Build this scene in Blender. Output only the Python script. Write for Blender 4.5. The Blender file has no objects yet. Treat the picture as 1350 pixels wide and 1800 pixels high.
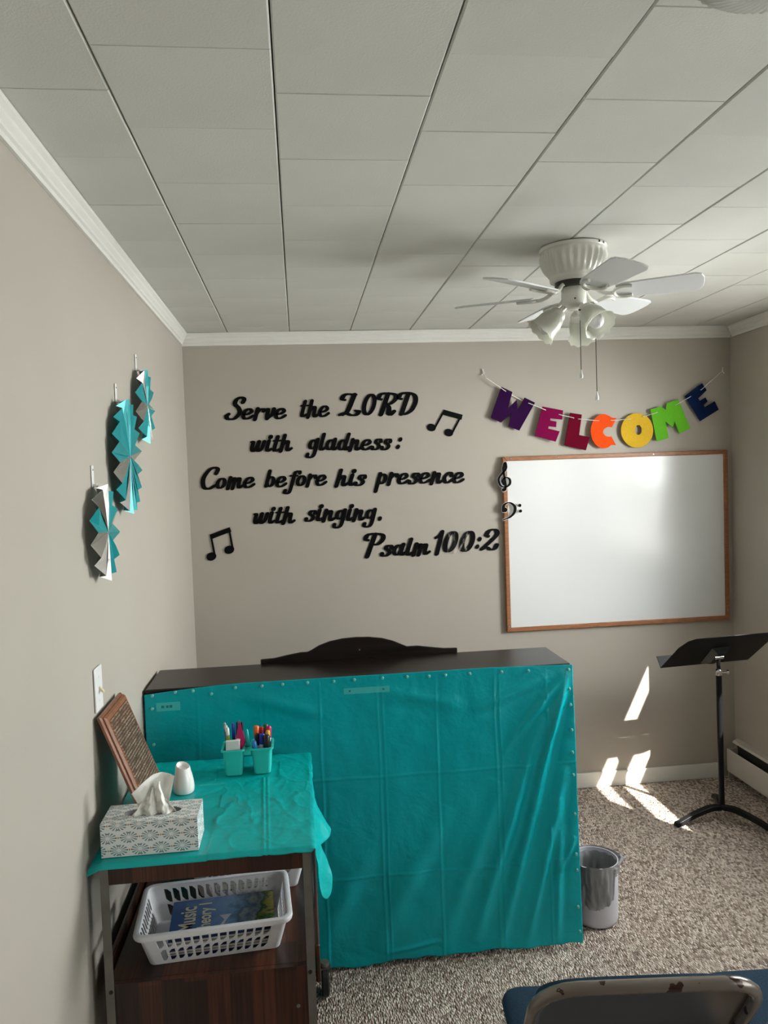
import bpy, bmesh, math, random
from mathutils import Vector, Matrix, noise
random.seed(7)
S = bpy.context.scene
C = S.collection
R = math.radians
PI = math.pi

# ------------------------------------------------------------------ camera, light, exposure
D, H, W = 3.942, 2.447, 2.872          # back wall, ceiling, right wall (left wall is x = 0)
REAR = -2.2
cam_d = bpy.data.cameras.new('camera'); cam = bpy.data.objects.new('camera', cam_d); C.objects.link(cam)
yaw, pitch, roll = -0.10897, -0.04701, -0.03466
fwd = Vector((-math.sin(yaw)*math.cos(pitch), math.cos(yaw)*math.cos(pitch), math.sin(pitch)))
rgt = Vector((math.cos(yaw), math.sin(yaw), 0)); upv = rgt.cross(fwd)
r2 = rgt*math.cos(roll)+upv*math.sin(roll); u2 = -rgt*math.sin(roll)+upv*math.cos(roll)
m = Matrix((r2, u2, -fwd)).transposed().to_4x4(); m.translation = (0.5464, 0, 1.7117)
cam.matrix_world = m
cam_d.sensor_fit = 'VERTICAL'; cam_d.sensor_height = 36; cam_d.sensor_width = 27
cam_d.lens = 36*1356.6/1800
cam_d.clip_start = 0.02
S.camera = cam

S.view_settings.view_transform = 'Standard'; S.view_settings.look = 'None'
S.view_settings.gamma = 1; S.view_settings.use_curve_mapping = False
S.view_settings.exposure = 0.14

wd = bpy.data.worlds.new('world'); S.world = wd; wd.use_nodes = True
nt = wd.node_tree
sky = nt.nodes.new('ShaderNodeTexSky'); sky.sky_type = 'NISHITA'; sky.sun_disc = False
sky.sun_elevation = R(47); sky.sun_rotation = R(150)
nt.links.new(sky.outputs[0], nt.nodes['Background'].inputs[0]); nt.nodes['Background'].inputs[1].default_value = 0.12

sd = bpy.data.lights.new('sun', 'SUN'); sun = bpy.data.objects.new('sun', sd); C.objects.link(sun)
sd.energy = 30; sd.angle = R(0.5); sd.color = (1, 0.93, 0.84)
sun.rotation_euler = Vector((-0.6, 1, -1.26)).to_track_quat('-Z', 'Y').to_euler()
sun.location = (6, -3, 6)
def window_light(name, y0, y1, z0, z1, energy, tilt, col=(1, 0.995, 0.985)):
    a = bpy.data.lights.new(name, 'AREA'); o = bpy.data.objects.new(name, a); C.objects.link(o)
    a.shape = 'RECTANGLE'; a.size = z1-z0; a.size_y = y1-y0; a.energy = energy; a.color = col
    # the sky stands above the horizon: the light plane leans so that daylight falls downwards into the room
    tl = R(tilt)
    o.location = (W+0.14+0.5*(z1-z0)*math.sin(tl), (y0+y1)/2, (z0+z1)/2+0.05)
    # local X along the window's height, local -Z into the room
    o.rotation_euler = (Matrix.Rotation(-tl, 3, 'Y') @ Matrix(((0, 0, 1), (0, 1, 0), (-1, 0, 0)))).to_euler()
    return o
WIN1 = (2.245, 3.15, 1.135, 2.10)
FILL_WIN = (-0.8, 1.3, 0.40, 2.00)  # unseen window, added beside the viewer to give the room more fill
window_light('window_daylight', *WIN1, 118, 20)
window_light('fill_light_rear', *FILL_WIN, 84, 46)  # fill lamp behind the added window

# ------------------------------------------------------------------ materials
MATS = {}
def mat(name, col, rough=0.5, metal=0.0, spec=0.5, var=0.0, vscale=8.0, bump=0.0, bscale=40.0, coat=0.0, stretch=(1, 1, 1), trans=0.0, alpha=1.0, detail=4):
    if name in MATS: return MATS[name]
    mt = bpy.data.materials.new(name); mt.use_nodes = True; MATS[name] = mt
    n = mt.node_tree; b = n.nodes['Principled BSDF']
    c = (*col, 1)
    b.inputs['Base Color'].default_value = c; b.inputs['Roughness'].default_value = rough
    b.inputs['Metallic'].default_value = metal; b.inputs['Specular IOR Level'].default_value = spec
    b.inputs['Coat Weight'].default_value = coat; b.inputs['Transmission Weight'].default_value = trans
    b.inputs['Alpha'].default_value = alpha
    mt.diffuse_color = c
    if var or bump:
        tc = n.nodes.new('ShaderNodeTexCoord'); mp = n.nodes.new('ShaderNodeMapping'); mp.inputs['Scale'].default_value = stretch
        n.links.new(tc.outputs['Object'], mp.inputs[0])
    if var:
        t = n.nodes.new('ShaderNodeTexNoise'); t.inputs['Scale'].default_value = vscale; t.inputs['Detail'].default_value = detail
        n.links.new(mp.outputs[0], t.inputs[0])
        r = n.nodes.new('ShaderNodeValToRGB')
        r.color_ramp.elements[0].position = 0.3; r.color_ramp.elements[1].position = 0.7
        r.color_ramp.elements[0].color = (*[max(0, x*(1-var)) for x in col], 1)
        r.color_ramp.elements[1].color = (*[min(1, x*(1+var)) for x in col], 1)
        n.links.new(t.outputs[0], r.inputs[0]); n.links.new(r.outputs[0], b.inputs['Base Color'])
    if bump:
        t = n.nodes.new('ShaderNodeTexNoise'); t.inputs['Scale'].default_value = bscale; t.inputs['Detail'].default_value = 5
        n.links.new(mp.outputs[0], t.inputs[0])
        bm = n.nodes.new('ShaderNodeBump'); bm.inputs['Strength'].default_value = bump; bm.inputs['Distance'].default_value = 0.01
        n.links.new(t.outputs[0], bm.inputs['Height']); n.links.new(bm.outputs[0], b.inputs['Normal'])
    return mt
def bsdf(mt): return mt.node_tree.nodes['Principled BSDF']

M_wall = mat('greige_wall_paint', (0.455, 0.418, 0.366), 0.5, spec=0.3, var=0.02, vscale=3, bump=0.03, bscale=160)
M_ceil = mat('ceiling_tile_paint', (0.64, 0.635, 0.60), 0.7, spec=0.2, var=0.04, vscale=2.2, bump=0.08, bscale=220)
M_ceilback = mat('ceiling_substrate', (0.12, 0.115, 0.10), 0.9)
M_trim = mat('white_trim_paint', (0.80, 0.79, 0.75), 0.4, var=0.02, vscale=12)
M_black = mat('black_gloss_card', (0.0035, 0.0035, 0.004), 0.4, spec=0.10)
M_wbwhite = mat('whiteboard_enamel', (0.78, 0.79, 0.80), 0.20, spec=0.5)
M_oak = mat('oak_frame', (0.33, 0.135, 0.055), 0.42, var=0.25, vscale=30, stretch=(1, 1, 8))
M_steel = mat('grey_steel_angle', (0.20, 0.19, 0.17), 0.42, metal=0.5, var=0.1, vscale=30)
M_chrome = mat('chrome', (0.75, 0.75, 0.75), 0.15, metal=1)
M_darkmetal = mat('dark_metal', (0.05, 0.045, 0.04), 0.4, metal=0.7)
M_standblk = mat('black_stand_paint', (0.007, 0.007, 0.008), 0.40, spec=0.20)
M_white = mat('white_plastic', (0.80, 0.80, 0.80), 0.35)
M_basket = mat('white_basket_plastic', (0.82, 0.83, 0.86), 0.32)
M_fanwhite = mat('cream_white_enamel', (0.72, 0.71, 0.65), 0.25, coat=0.4)
M_blade = mat('white_blade_laminate', (0.70, 0.71, 0.72), 0.4)
M_ivory = mat('ivory_plastic', (0.70, 0.63, 0.42), 0.4)
M_ceramic = mat('white_ceramic', (0.85, 0.84, 0.82), 0.18, coat=0.3)
M_string = mat('white_ribbon', (0.80, 0.78, 0.74), 0.6)
M_piano = mat('dark_ebony_finish', (0.010, 0.006, 0.005), 0.30, spec=0.32, coat=0.0, var=0.5, vscale=18, stretch=(0.3, 3, 3))
M_teal_foil = mat('teal_foil_paper', (0.02, 0.33, 0.36), 0.3, metal=0.25, spec=0.6)
M_silver_foil = mat('silver_foil_paper', (0.62, 0.60, 0.58), 0.2, metal=0.95)
M_caddy = mat('turquoise_plastic', (0.03, 0.58, 0.52), 0.35)
M_tissue = mat('tissue_paper', (0.86, 0.85, 0.81), 0.8, bump=0.1, bscale=60)
M_heater = mat('heater_enamel', (0.60, 0.56, 0.51), 0.4, var=0.03)
M_heatdark = mat('heater_fins_slot_shade', (0.06, 0.06, 0.055), 0.6)
M_chairmetal = mat('taupe_chair_enamel', (0.17, 0.145, 0.125), 0.28, metal=0.35, coat=0.2)
M_blue = mat('blue_seat_fabric', (0.015, 0.042, 0.075), 0.9, spec=0.2, var=0.3, vscale=350, bump=0.3, bscale=500)
M_bin = mat('white_bin_plastic', (0.66, 0.66, 0.74), 0.4)
M_liner = mat('grey_liner_film', (0.30, 0.30, 0.31), 0.3, spec=0.6, bump=0.35, bscale=35, alpha=0.86, var=0.12, vscale=20)
M_rubber = mat('black_rubber', (0.012, 0.012, 0.012), 0.5)
M_glass = mat('window_glass', (1, 1, 1), 0.0, trans=1.0)

def glassy(name, col, mixf, rough=0.25):
    """frosted lamp glass: translucent + glossy"""
    mt = mat(name, col, rough, spec=0.6)
    n = mt.node_tree; b = bsdf(mt); out = n.nodes['Material Output']
    t = n.nodes.new('ShaderNodeBsdfTranslucent'); t.inputs[0].default_value = (*col, 1)
    mx = n.nodes.new('ShaderNodeMixShader'); mx.inputs[0].default_value = mixf
    n.links.new(b.outputs[0], mx.inputs[1]); n.links.new(t.outputs[0], mx.inputs[2]); n.links.new(mx.outputs[0], out.inputs[0])
    return mt
M_shade = glassy('frosted_lamp_glass', (0.80, 0.80, 0.74), 0.45)
M_bulb = glassy('white_bulb_glass', (0.86, 0.86, 0.86), 0.2)
M_cutglass = glassy('ribbed_clear_glass', (0.80, 0.80, 0.78), 0.35, 0.12)

# window glass lets the sun through: transparent/glossy mix
_n = M_glass.node_tree; _o = _n.nodes['Material Output']
_t = _n.nodes.new('ShaderNodeBsdfTransparent'); _t.inputs[0].default_value = (0.96, 0.98, 0.97, 1)
_g = _n.nodes.new('ShaderNodeBsdfGlossy'); _g.inputs['Roughness'].default_value = 0.02
_m = _n.nodes.new('ShaderNodeMixShader'); _m.inputs[0].default_value = 0.06
_n.links.new(_t.outputs[0], _m.inputs[1]); _n.links.new(_g.outputs[0], _m.inputs[2]); _n.links.new(_m.outputs[0], _o.inputs[0])

def plastic_film(name, col, transp):
    """thin plastic table cover: a little see-through, sheen, fine wrinkles"""
    mt = mat(name, col, 0.36, spec=0.34)
    n = mt.node_tree; b = bsdf(mt); out = n.nodes['Material Output']
    tc = n.nodes.new('ShaderNodeTexCoord')
    t1 = n.nodes.new('ShaderNodeTexNoise'); t1.inputs['Scale'].default_value = 9; t1.inputs['Detail'].default_value = 4; t1.inputs['Distortion'].default_value = 0.6
    t2 = n.nodes.new('ShaderNodeTexNoise'); t2.inputs['Scale'].default_value = 45; t2.inputs['Detail'].default_value = 3
    ad = n.nodes.new('ShaderNodeMath'); ad.operation = 'MULTIPLY_ADD'; ad.inputs[1].default_value = 0.2
    bp = n.nodes.new('ShaderNodeBump'); bp.inputs['Strength'].default_value = 0.35; bp.inputs['Distance'].default_value = 0.02
    n.links.new(tc.outputs['Object'], t1.inputs[0]); n.links.new(tc.outputs['Object'], t2.inputs[0])
    n.links.new(t2.outputs[0], ad.inputs[0]); n.links.new(t1.outputs[0], ad.inputs[2]); n.links.new(ad.outputs[0], bp.inputs['Height'])
    n.links.new(bp.outputs[0], b.inputs['Normal'])
    tr = n.nodes.new('ShaderNodeBsdfTransparent'); tr.inputs[0].default_value = (col[0]*1.2+0.1, min(1, col[1]*1.5+0.3), min(1, col[2]*1.5+0.3), 1)
    mx = n.nodes.new('ShaderNodeMixShader'); mx.inputs[0].default_value = transp
    n.links.new(b.outputs[0], mx.inputs[1]); n.links.new(tr.outputs[0], mx.inputs[2]); n.links.new(mx.outputs[0], out.inputs[0])
    return mt
M_cloth = plastic_film('teal_plastic_film', (0.0, 0.45, 0.51), 0.13)
M_cloth_lit = plastic_film('teal_plastic_film_lit', (0.0, 0.43, 0.43), 0.04)  # same plastic as the piano cover; the cart's brighter light is in the colour

def felt(name, col): return mat(name, col, 0.95, spec=0.1, var=0.08, vscale=300, bump=0.15, bscale=400)

def wood_block(name, c1, c2, plank=(0.055, 0.30), rough=0.35):
    """dark butcher-block laminate: staves of varying tone (printed laminate)"""
    mt = bpy.data.materials.new(name); mt.use_nodes = True
    n = mt.node_tree; b = bsdf(mt); b.inputs['Roughness'].default_value = rough
    tc = n.nodes.new('ShaderNodeTexCoord'); br = n.nodes.new('ShaderNodeTexBrick')
    mp = n.nodes.new('ShaderNodeMapping'); n.links.new(tc.outputs['UV'], mp.inputs[0])
    br.inputs['Scale'].default_value = 1; br.inputs['Brick Width'].default_value = plank[1]; br.inputs['Row Height'].default_value = plank[0]
    br.inputs['Mortar Size'].default_value = 0.0; br.inputs['Color1'].default_value = (*c1, 1); br.inputs['Color2'].default_value = (*c2, 1)
    br.offset = 0.37
    n.links.new(mp.outputs[0], br.inputs[0])
    mp2 = n.nodes.new('ShaderNodeMapping'); mp2.inputs['Scale'].default_value = (4, 140, 1); n.links.new(tc.outputs['UV'], mp2.inputs[0])
    ns = n.nodes.new('ShaderNodeTexNoise'); ns.inputs['Scale'].default_value = 1; ns.inputs['Detail'].default_value = 4; n.links.new(mp2.outputs[0], ns.inputs[0])
    rp = n.nodes.new('ShaderNodeValToRGB'); rp.color_ramp.elements[0].position = 0.35; rp.color_ramp.elements[1].position = 0.7
    rp.color_ramp.elements[0].color = (0.45, 0.45, 0.45, 1); rp.color_ramp.elements[1].color = (1.25, 1.25, 1.25, 1)
    n.links.new(ns.outputs[0], rp.inputs[0])
    mu = n.nodes.new('ShaderNodeMix'); mu.data_type = 'RGBA'; mu.blend_type = 'MULTIPLY'; mu.inputs[0].default_value = 1
    n.links.new(br.outputs[0], mu.inputs[6]); n.links.new(rp.outputs[0], mu.inputs[7]); n.links.new(mu.outputs[2], b.inputs['Base Color'])
    return mt
M_cartwood = wood_block('dark_butcher_block_laminate', (0.024, 0.009, 0.006), (0.105, 0.032, 0.015))

def carpet_mat():
    mt = bpy.data.materials.new('brown_flecked_loop_carpet'); mt.use_nodes = True
    n = mt.node_tree; b = bsdf(mt); b.inputs['Roughness'].default_value = 0.95; b.inputs['Specular IOR Level'].default_value = 0.1
    tc = n.nodes.new('ShaderNodeTexCoord'); mp = n.nodes.new('ShaderNodeMapping'); mp.inputs['Scale'].default_value = (1.45, 0.72, 1); mp.inputs['Rotation'].default_value = (0, 0, R(-24))
    n.links.new(tc.outputs['Object'], mp.inputs[0])
    v = n.nodes.new('ShaderNodeTexVoronoi'); v.inputs['Scale'].default_value = 105; n.links.new(mp.outputs[0], v.inputs[0])
    ns = n.nodes.new('ShaderNodeTexNoise'); ns.inputs['Scale'].default_value = 320; ns.inputs['Detail'].default_value = 2; n.links.new(mp.outputs[0], ns.inputs[0])
    sp = n.nodes.new('ShaderNodeSeparateColor'); n.links.new(v.outputs['Color'], sp.inputs[0])
    ad = n.nodes.new('ShaderNodeMath'); ad.operation = 'MULTIPLY_ADD'; ad.inputs[1].default_value = 0.7; n.links.new(sp.outputs[0], ad.inputs[0])
    sc = n.nodes.new('ShaderNodeMath'); sc.operation = 'MULTIPLY'; sc.inputs[1].default_value = 0.5; n.links.new(ns.outputs[0], sc.inputs[0]); n.links.new(sc.outputs[0], ad.inputs[2])
    rp = n.nodes.new('ShaderNodeValToRGB'); e = rp.color_ramp.elements
    e[0].position = 0.10; e[0].color = (0.10, 0.066, 0.05, 1); e[1].position = 0.92; e[1].color = (0.80, 0.70, 0.61, 1)
    k = e.new(0.45); k.color = (0.39, 0.305, 0.255, 1)
    n.links.new(ad.outputs[0], rp.inputs[0]); n.links.new(rp.outputs[0], b.inputs['Base Color'])
    iv = n.nodes.new('ShaderNodeMath'); iv.operation = 'SUBTRACT'; iv.inputs[0].default_value = 1; n.links.new(v.outputs['Distance'], iv.inputs[1])
    bp = n.nodes.new('ShaderNodeBump'); bp.inputs['Strength'].default_value = 1.0; bp.inputs['Distance'].default_value = 0.012
    n.links.new(iv.outputs[0], bp.inputs['Height']); n.links.new(bp.outputs[0], b.inputs['Normal'])
    return mt
M_carpet = carpet_mat()

# ------------------------------------------------------------------ geometry helpers
class G:
    def __init__(s): s.v = []; s.f = []; s.m = []; s.uv = None
    def add(s, vs, fs, mi=0):
        k = len(s.v); s.v += [tuple(v) for v in vs]
        for f in fs: s.f.append(tuple(i+k for i in f)); s.m.append(mi)
        return s
    def box(s, x0, x1, y0, y1, z0, z1, mi=0):
        vs = [(x, y, z) for z in (z0, z1) for y in (y0, y1) for x in (x0, x1)]
        return s.add(vs, [(0, 2, 3, 1), (4, 5, 7, 6), (0, 1, 5, 4), (2, 6, 7, 3), (0, 4, 6, 2), (1, 3, 7, 5)], mi)
    def lathe(s, prof, n=32, o=(0, 0, 0), ax=None, mi=0, fn=None, close=False):
        """prof: list of (r, z); ax: direction of z axis; fn(r,z,a)->r"""
        o = Vector(o); q = Vector((0, 0, 1)).rotation_difference(Vector(ax).normalized()) if ax else None
        vs = []
        for r, z in prof:
            for i in range(n):
                a = 2*PI*i/n; rr = fn(r, z, a) if fn else r
                zz = z
                if isinstance(rr, tuple): rr, zz = rr
                p = Vector((rr*math.cos(a), rr*math.sin(a), zz))
                if q: p = q @ p
                vs.append(p+o)
        fs = []
        L = len(prof)
        for j in range(L-1):
            for i in range(n):
                a, b = j*n+i, j*n+(i+1) % n
                fs.append((a, b, b+n, a+n))
        if close:
            for i in range(n):
                a, b = (L-1)*n+i, (L-1)*n+(i+1) % n
                fs.append((a, b, (i+1) % n, i))
        else:
            if prof[0][0] > 1e-6: fs.append(tuple(range(n-1, -1, -1)))
            if prof[-1][0] > 1e-6: fs.append(tuple((L-1)*n+i for i in range(n)))
        return s.add(vs, fs, mi)
    def tube(s, pts, rad, n=8, mi=0, closed=False, flat=1.0):
        pts = [Vector(p) for p in pts]; N = len(pts)
        rads = rad if isinstance(rad, (list, tuple)) else [rad]*N
        vs = []; up = None
        for i, p in enumerate(pts):
            a = pts[(i-1) % N] if closed or i > 0 else p; b = pts[(i+1) % N] if closed or i < N-1 else p
            t = (b-a).normalized()
            if up is None:
                up = Vector((0, 0, 1)) if abs(t.z) < 0.9 else Vector((1, 0, 0))
            u = (up-t*up.dot(t)).normalized(); w = t.cross(u); up = u
            for k in range(n):
                an = 2*PI*k/n
                vs.append(p+(u*math.cos(an)*flat+w*math.sin(an))*rads[i])
        fs = []
        for i in range(N if closed else N-1):
            for k in range(n):
                a, b = i*n+k, i*n+(k+1) % n; c = ((i+1) % N)*n
                fs.append((a, b, c+(k+1) % n, c+k))
        if not closed: fs += [tuple(range(n-1, -1, -1)), tuple((N-1)*n+k for k in range(n))]
        return s.add(vs, fs, mi)
    def prism(s, poly, o, ux, uy, th, mi=0):
        """polygon (2d) in plane o + x*ux + y*uy, extruded by th along ux x uy"""
        o, ux, uy = Vector(o), Vector(ux), Vector(uy); nn = ux.cross(uy).normalized()
        ar = sum(poly[i][0]*poly[(i+1) % len(poly)][1]-poly[(i+1) % len(poly)][0]*poly[i][1] for i in range(len(poly)))
        if ar < 0: poly = poly[::-1]
        k = len(poly)
        a = [o+ux*x+uy*y for x, y in poly]; b = [p+nn*th for p in a]
        fs = [tuple(range(k-1, -1, -1)), tuple(range(k, 2*k))]+[(i, (i+1) % k, k+(i+1) % k, k+i) for i in range(k)]
        return s.add(a+b, fs, mi)
    def grid(s, fn, nu, nv, mi=0):
        vs = [fn(i/nu, j/nv) for j in range(nv+1) for i in range(nu+1)]
        fs = [(j*(nu+1)+i, j*(nu+1)+i+1, (j+1)*(nu+1)+i+1, (j+1)*(nu+1)+i) for j in range(nv) for i in range(nu)]
        return s.add(vs, fs, mi)
    def xf(s, M):
        s.v = [tuple(M @ Vector(v)) for v in s.v]; return s

ORG = {}
def thing(name, loc, label, cat, group=None, rotz=0):
    o = bpy.data.objects.new(name, None); C.objects.link(o); o.location = loc; o.rotation_euler = (0, 0, rotz)
    o.empty_display_size = 0.05
    o['label'] = label; o['category'] = cat
    if group: o['group'] = group
    ORG[o.name] = Vector((0, 0, 0)) if rotz else Vector(loc)
    return o
def tag(o, label, cat, group=None):
    o['label'] = label; o['category'] = cat
    if group: o['group'] = group
    return o
def build(g, name, mats, parent=None, smooth=None, bevel=0, seg=2, solid=0, local=False, sub=0, boxuv=False):
    """one mesh object from a G; verts are world coords (made local to the parent thing) unless local"""
    if not isinstance(mats, (list, tuple)): mats = [mats]
    vs = g.v
    if parent is not None:
        off = Vector((0, 0, 0)) if local else ORG[parent.name]
    else:
        xs = [v[0] for v in vs]; ys = [v[1] for v in vs]; zs = [v[2] for v in vs]
        off = Vector(((min(xs)+max(xs))/2, (min(ys)+max(ys))/2, min(zs)))
    me = bpy.data.meshes.new(name)
    me.from_pydata([tuple(Vector(v)-off) for v in vs], [], g.f)
    for mt in mats: me.materials.append(mt)
    me.polygons.foreach_set('material_index', g.m)
    if g.uv is not None or boxuv:
        ul = me.uv_layers.new(name='uv')
        for p in me.polygons:
            for li in p.loop_indices:
                co = me.vertices[me.loops[li].vertex_index].co
                if g.uv: ul.data[li].uv = g.uv(co+off, p.normal)
                else:
                    n = p.normal; ax = max(range(3), key=lambda i: abs(n[i]))
                    c = co+off
                    ul.data[li].uv = (c.z, c.x) if ax == 1 else ((c.z, c.y) if ax == 0 else (c.y, c.x))
    me.update()
    if smooth is not None:
        me.polygons.foreach_set('use_smooth', [True]*len(me.polygons))
        me.set_sharp_from_angle(angle=R(smooth))
    o = bpy.data.objects.new(name, me); C.objects.link(o)
    if parent is not None:
        o.parent = parent; ORG[o.name] = Vector(ORG[parent.name])
    else:
        o.location = off; ORG[o.name] = off
    if solid:
        md = o.modifiers.new('solid', 'SOLIDIFY'); md.thickness = solid; md.offset = 0
    if bevel:
        md = o.modifiers.new('bevel', 'BEVEL'); md.width = bevel; md.segments = seg; md.limit_method = 'ANGLE'; md.angle_limit = R(40)
        me.polygons.foreach_set('use_smooth', [True]*len(me.polygons)); me.set_sharp_from_angle(angle=R(40))
    if sub:
        md = o.modifiers.new('sub', 'SUBSURF'); md.levels = sub; md.render_levels = sub
    return o
def struct(g, name, mats, label, parent=None, **kw):
    o = build(g, name, mats, parent, **kw)
    if parent is None: o['kind'] = 'structure'; o['label'] = label
    return o
def spline(pts, per=8, closed=False):
    P = [Vector(p) for p in pts]; N = len(P); out = []
    rng = N if closed else N-1
    for i in range(rng):
        p0 = P[(i-1) % N] if closed or i > 0 else P[0]*2-P[1]
        p1 = P[i]; p2 = P[(i+1) % N]
        p3 = P[(i+2) % N] if closed or i+2 < N else P[-1]*2-P[-2]
        for k in range(per):
            t = k/per
            out.append(0.5*((2*p1)+(p2-p0)*t+(2*p0-5*p1+4*p2-p3)*t*t+(3*p1-p0-3*p2+p3)*t**3))
    if not closed: out.append(P[-1])
    return out

# ------------------------------------------------------------------ room shell
struct(G().box(-0.15, W+0.15, REAR-0.15, D+0.15, -0.12, 0.0), 'floor', M_carpet, 'brown flecked loop carpet covering the floor')
struct(G().box(-0.12, W+0.12, D, D+0.12, 0, H+0.03), 'wall_back', M_wall, 'greige painted back wall with lettering and whiteboard')
struct(G().box(-0.12, 0, REAR, D, 0, H+0.03), 'wall_left', M_wall, 'greige painted left wall with three paper fans')
struct(G().box(-0.12, W+0.12, REAR-0.12, REAR, 0, H+0.03), 'wall_rear', M_wall, 'greige painted wall behind the viewer')
g = G(); ys = [REAR, FILL_WIN[0], FILL_WIN[1], WIN1[0], WIN1[1], D]
g.box(W, W+0.10, ys[0], ys[1], 0, H+0.03); g.box(W, W+0.10, ys[2], ys[3], 0, H+0.03); g.box(W, W+0.10, ys[4], ys[5], 0, H+0.03)
for wn in (WIN1, FILL_WIN):
    g.box(W, W+0.10, wn[0], wn[1], 0, wn[2]); g.box(W, W+0.10, wn[0], wn[1], wn[3], H+0.03)
struct(g, 'wall_right', M_wall, 'greige painted right wall with one window, one added window and baseboard heater')

# windows: jamb, meeting rail, glass, mini-blind slats
def make_window(name, wn, label, blind_z):
    y0, y1, z0, z1 = wn
    t = bpy.data.objects.new(name, None); C.objects.link(t); t.location = (W, (y0+y1)/2, z0); ORG[name] = Vector(t.location)
    t['kind'] = 'structure'; t['label'] = label
    g = G(); g.box(W+0.0005, W+0.0995, y0+0.0005, y0+0.018, z0+0.0005, z1-0.0005); g.box(W+0.0005, W+0.0995, y1-0.018, y1-0.0005, z0+0.0005, z1-0.0005)
    g.box(W+0.0005, W+0.0995, y0+0.018, y1-0.018, z1-0.02, z1-0.0005)
    build(g, 'window_frame', M_trim, t)
    build(G().box(W+0.02, W+0.07, y0+0.018, y1-0.018, 1.517, 1.572), 'meeting_rail', M_trim, t)
    build(G().box(W+0.05, W+0.054, y0+0.018, y1-0.018, 1.5725, z1-0.02), 'pane', M_glass, t)
    build(G().box(W+0.05, W+0.054, y0+0.018, y1-0.018, z0+0.001, 1.5165), 'pane', M_glass, t)
    build(G().box(W-0.02, W-0.0005, y0-0.06, y1+0.06, z0-0.09, z0-0.002), 'window_sill', M_trim, t)
    g = G(); g.box(W-0.016, W-0.0005, y0-0.06, y0-0.001, z0-0.001, z1+0.06); g.box(W-0.016, W-0.0005, y1+0.001, y1+0.06, z0-0.001, z1+0.06)
    g.box(W-0.016, W-0.0005, y0-0.001, y1+0.001, z1+0.001, z1+0.06)
    build(g, 'window_casing', M_trim, t)
    z = blind_z; sl = None
    while z < z1-0.03:
        if sl is None:
            sl = build(G().box(W+0.005, W+0.030, y0+0.022, y1-0.022, z, z+0.0012), 'blind_slat', M_white, t)
        else:
            c = sl.copy(); C.objects.link(c); c.parent = t; c.location = (0, 0, z-blind_z)
        z += 0.022
    build(G().box(W+0.005, W+0.030, y0+0.022, y1-0.022, blind_z-0.018, blind_z-0.004), 'blind_bottom_rail', M_white, t)
make_window('window_1', WIN1, 'double-hung window with raised mini blind on right wall', 1.748)
make_window('fill_window', FILL_WIN, 'unseen wide window with lowered mini blind, added for fill light', 0.44)

# ceiling: substrate and 12-inch tiles laid in staggered columns
ceil_o = struct(G().box(-0.12, W+0.12, REAR-0.12, D+0.12, H+0.030, H+0.05), 'ceiling', M_ceilback, 'white ceiling of staggered square fibre tiles')
T = 0.3048; GX = 0.0026; GY = 0.0009
tile_cache = {}
def tile_mesh(w, l):
    key = (round(w, 3), round(l, 3))
    if key in tile_cache: return tile_cache[key]
    c = 0.003; hx, hy = w/2-GX/2, l/2-GY/2
    vs = [(-hx+c, -hy+c*0.3, 0), (hx-c, -hy+c*0.3, 0), (hx-c, hy-c*0.3, 0), (-hx+c, hy-c*0.3, 0),
          (-hx, -hy, c), (hx, -hy, c), (hx, hy, c), (-hx, hy, c), (-hx, -hy, 0.014), (hx, -hy, 0.014), (hx, hy, 0.014), (-hx, hy, 0.014)]
    fs = [(3, 2, 1, 0)]+[(i, (i+1) % 4, 4+(i+1) % 4, 4+i) for i in range(4)]+[(4+i, 4+(i+1) % 4, 8+(i+1) % 4, 8+i) for i in range(4)]+[(8, 9, 10, 11)]
    me = bpy.data.meshes.new('ceiling_tile'); me.from_pydata(vs, [], fs); me.materials.append(M_ceil); me.update()
    tile_cache[key] = me; return me
xe = [0.0005]+[0.2257+T*i for i in range(9)]+[W-0.0005]
off_c = ORG[ceil_o.name]
for ci in range(len(xe)-1):
    x0, x1 = xe[ci], xe[ci+1]
    if x1-x0 < 0.02: continue
    base = 1.367+(0 if ci % 2 else T/2)
    k0 = math.floor((0.0-base)/T); e = [base+T*k for k in range(k0, 40) if base+T*k < D-0.02]+[D-0.0005]
    for a, b in zip(e[:-1], e[1:]):
        o = bpy.data.objects.new('ceiling_tile', tile_mesh(x1-x0, b-a)); C.objects.link(o); o.parent = ceil_o
        o.location = Vector(((x0+x1)/2, (a+b)/2, H+random.uniform(-0.0004, 0.0012)))-off_c
        o.rotation_euler = (random.uniform(-1, 1)*0.0012, random.uniform(-1, 1)*0.0012, 0)
# the rest of the ceiling behind the viewer
o = build(G().box(0, W, REAR, -0.36, H, H+0.02), 'ceiling_board', M_ceil, ceil_o)

# crown moulding (stepped profile), baseboard
prof = [(0, 0), (0.008, 0), (0.008, 0.012), (0.014, 0.016), (0.014, 0.024), (0.022, 0.034), (0.022, 0.042), (0.030, 0.050), (0.030, 0.060), (0, 0.060)]
def crown(name, o, run, out, label):
    g = G(); g.prism(prof, o, out, (0, 0, 1), 0.001)
    n = len(prof); run = Vector(run)
    g2 = G(); a = [Vector(o)+Vector(out)*x+Vector((0, 0, 1))*z for x, z in prof]; b = [p+run for p in a]
    g2.add(a+b, [tuple(range(n-1, -1, -1)), tuple(range(n, 2*n))]+[(i, (i+1) % n, n+(i+1) % n, n+i) for i in range(n)])
    bm = bmesh.new(); me = bpy.data.meshes.new('t')
    return struct(g2, name, M_trim, label)
zc = H-0.0615
crown('trim_1', (0.0005, D-0.0005, zc), (W-0.001, 0, 0), (0, -1, 0), 'white crown moulding along the back wall')
crown('trim_2', (0.0005, REAR, zc), (0, D-REAR-0.031, 0), (1, 0, 0), 'white crown moulding along the left wall')
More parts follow.
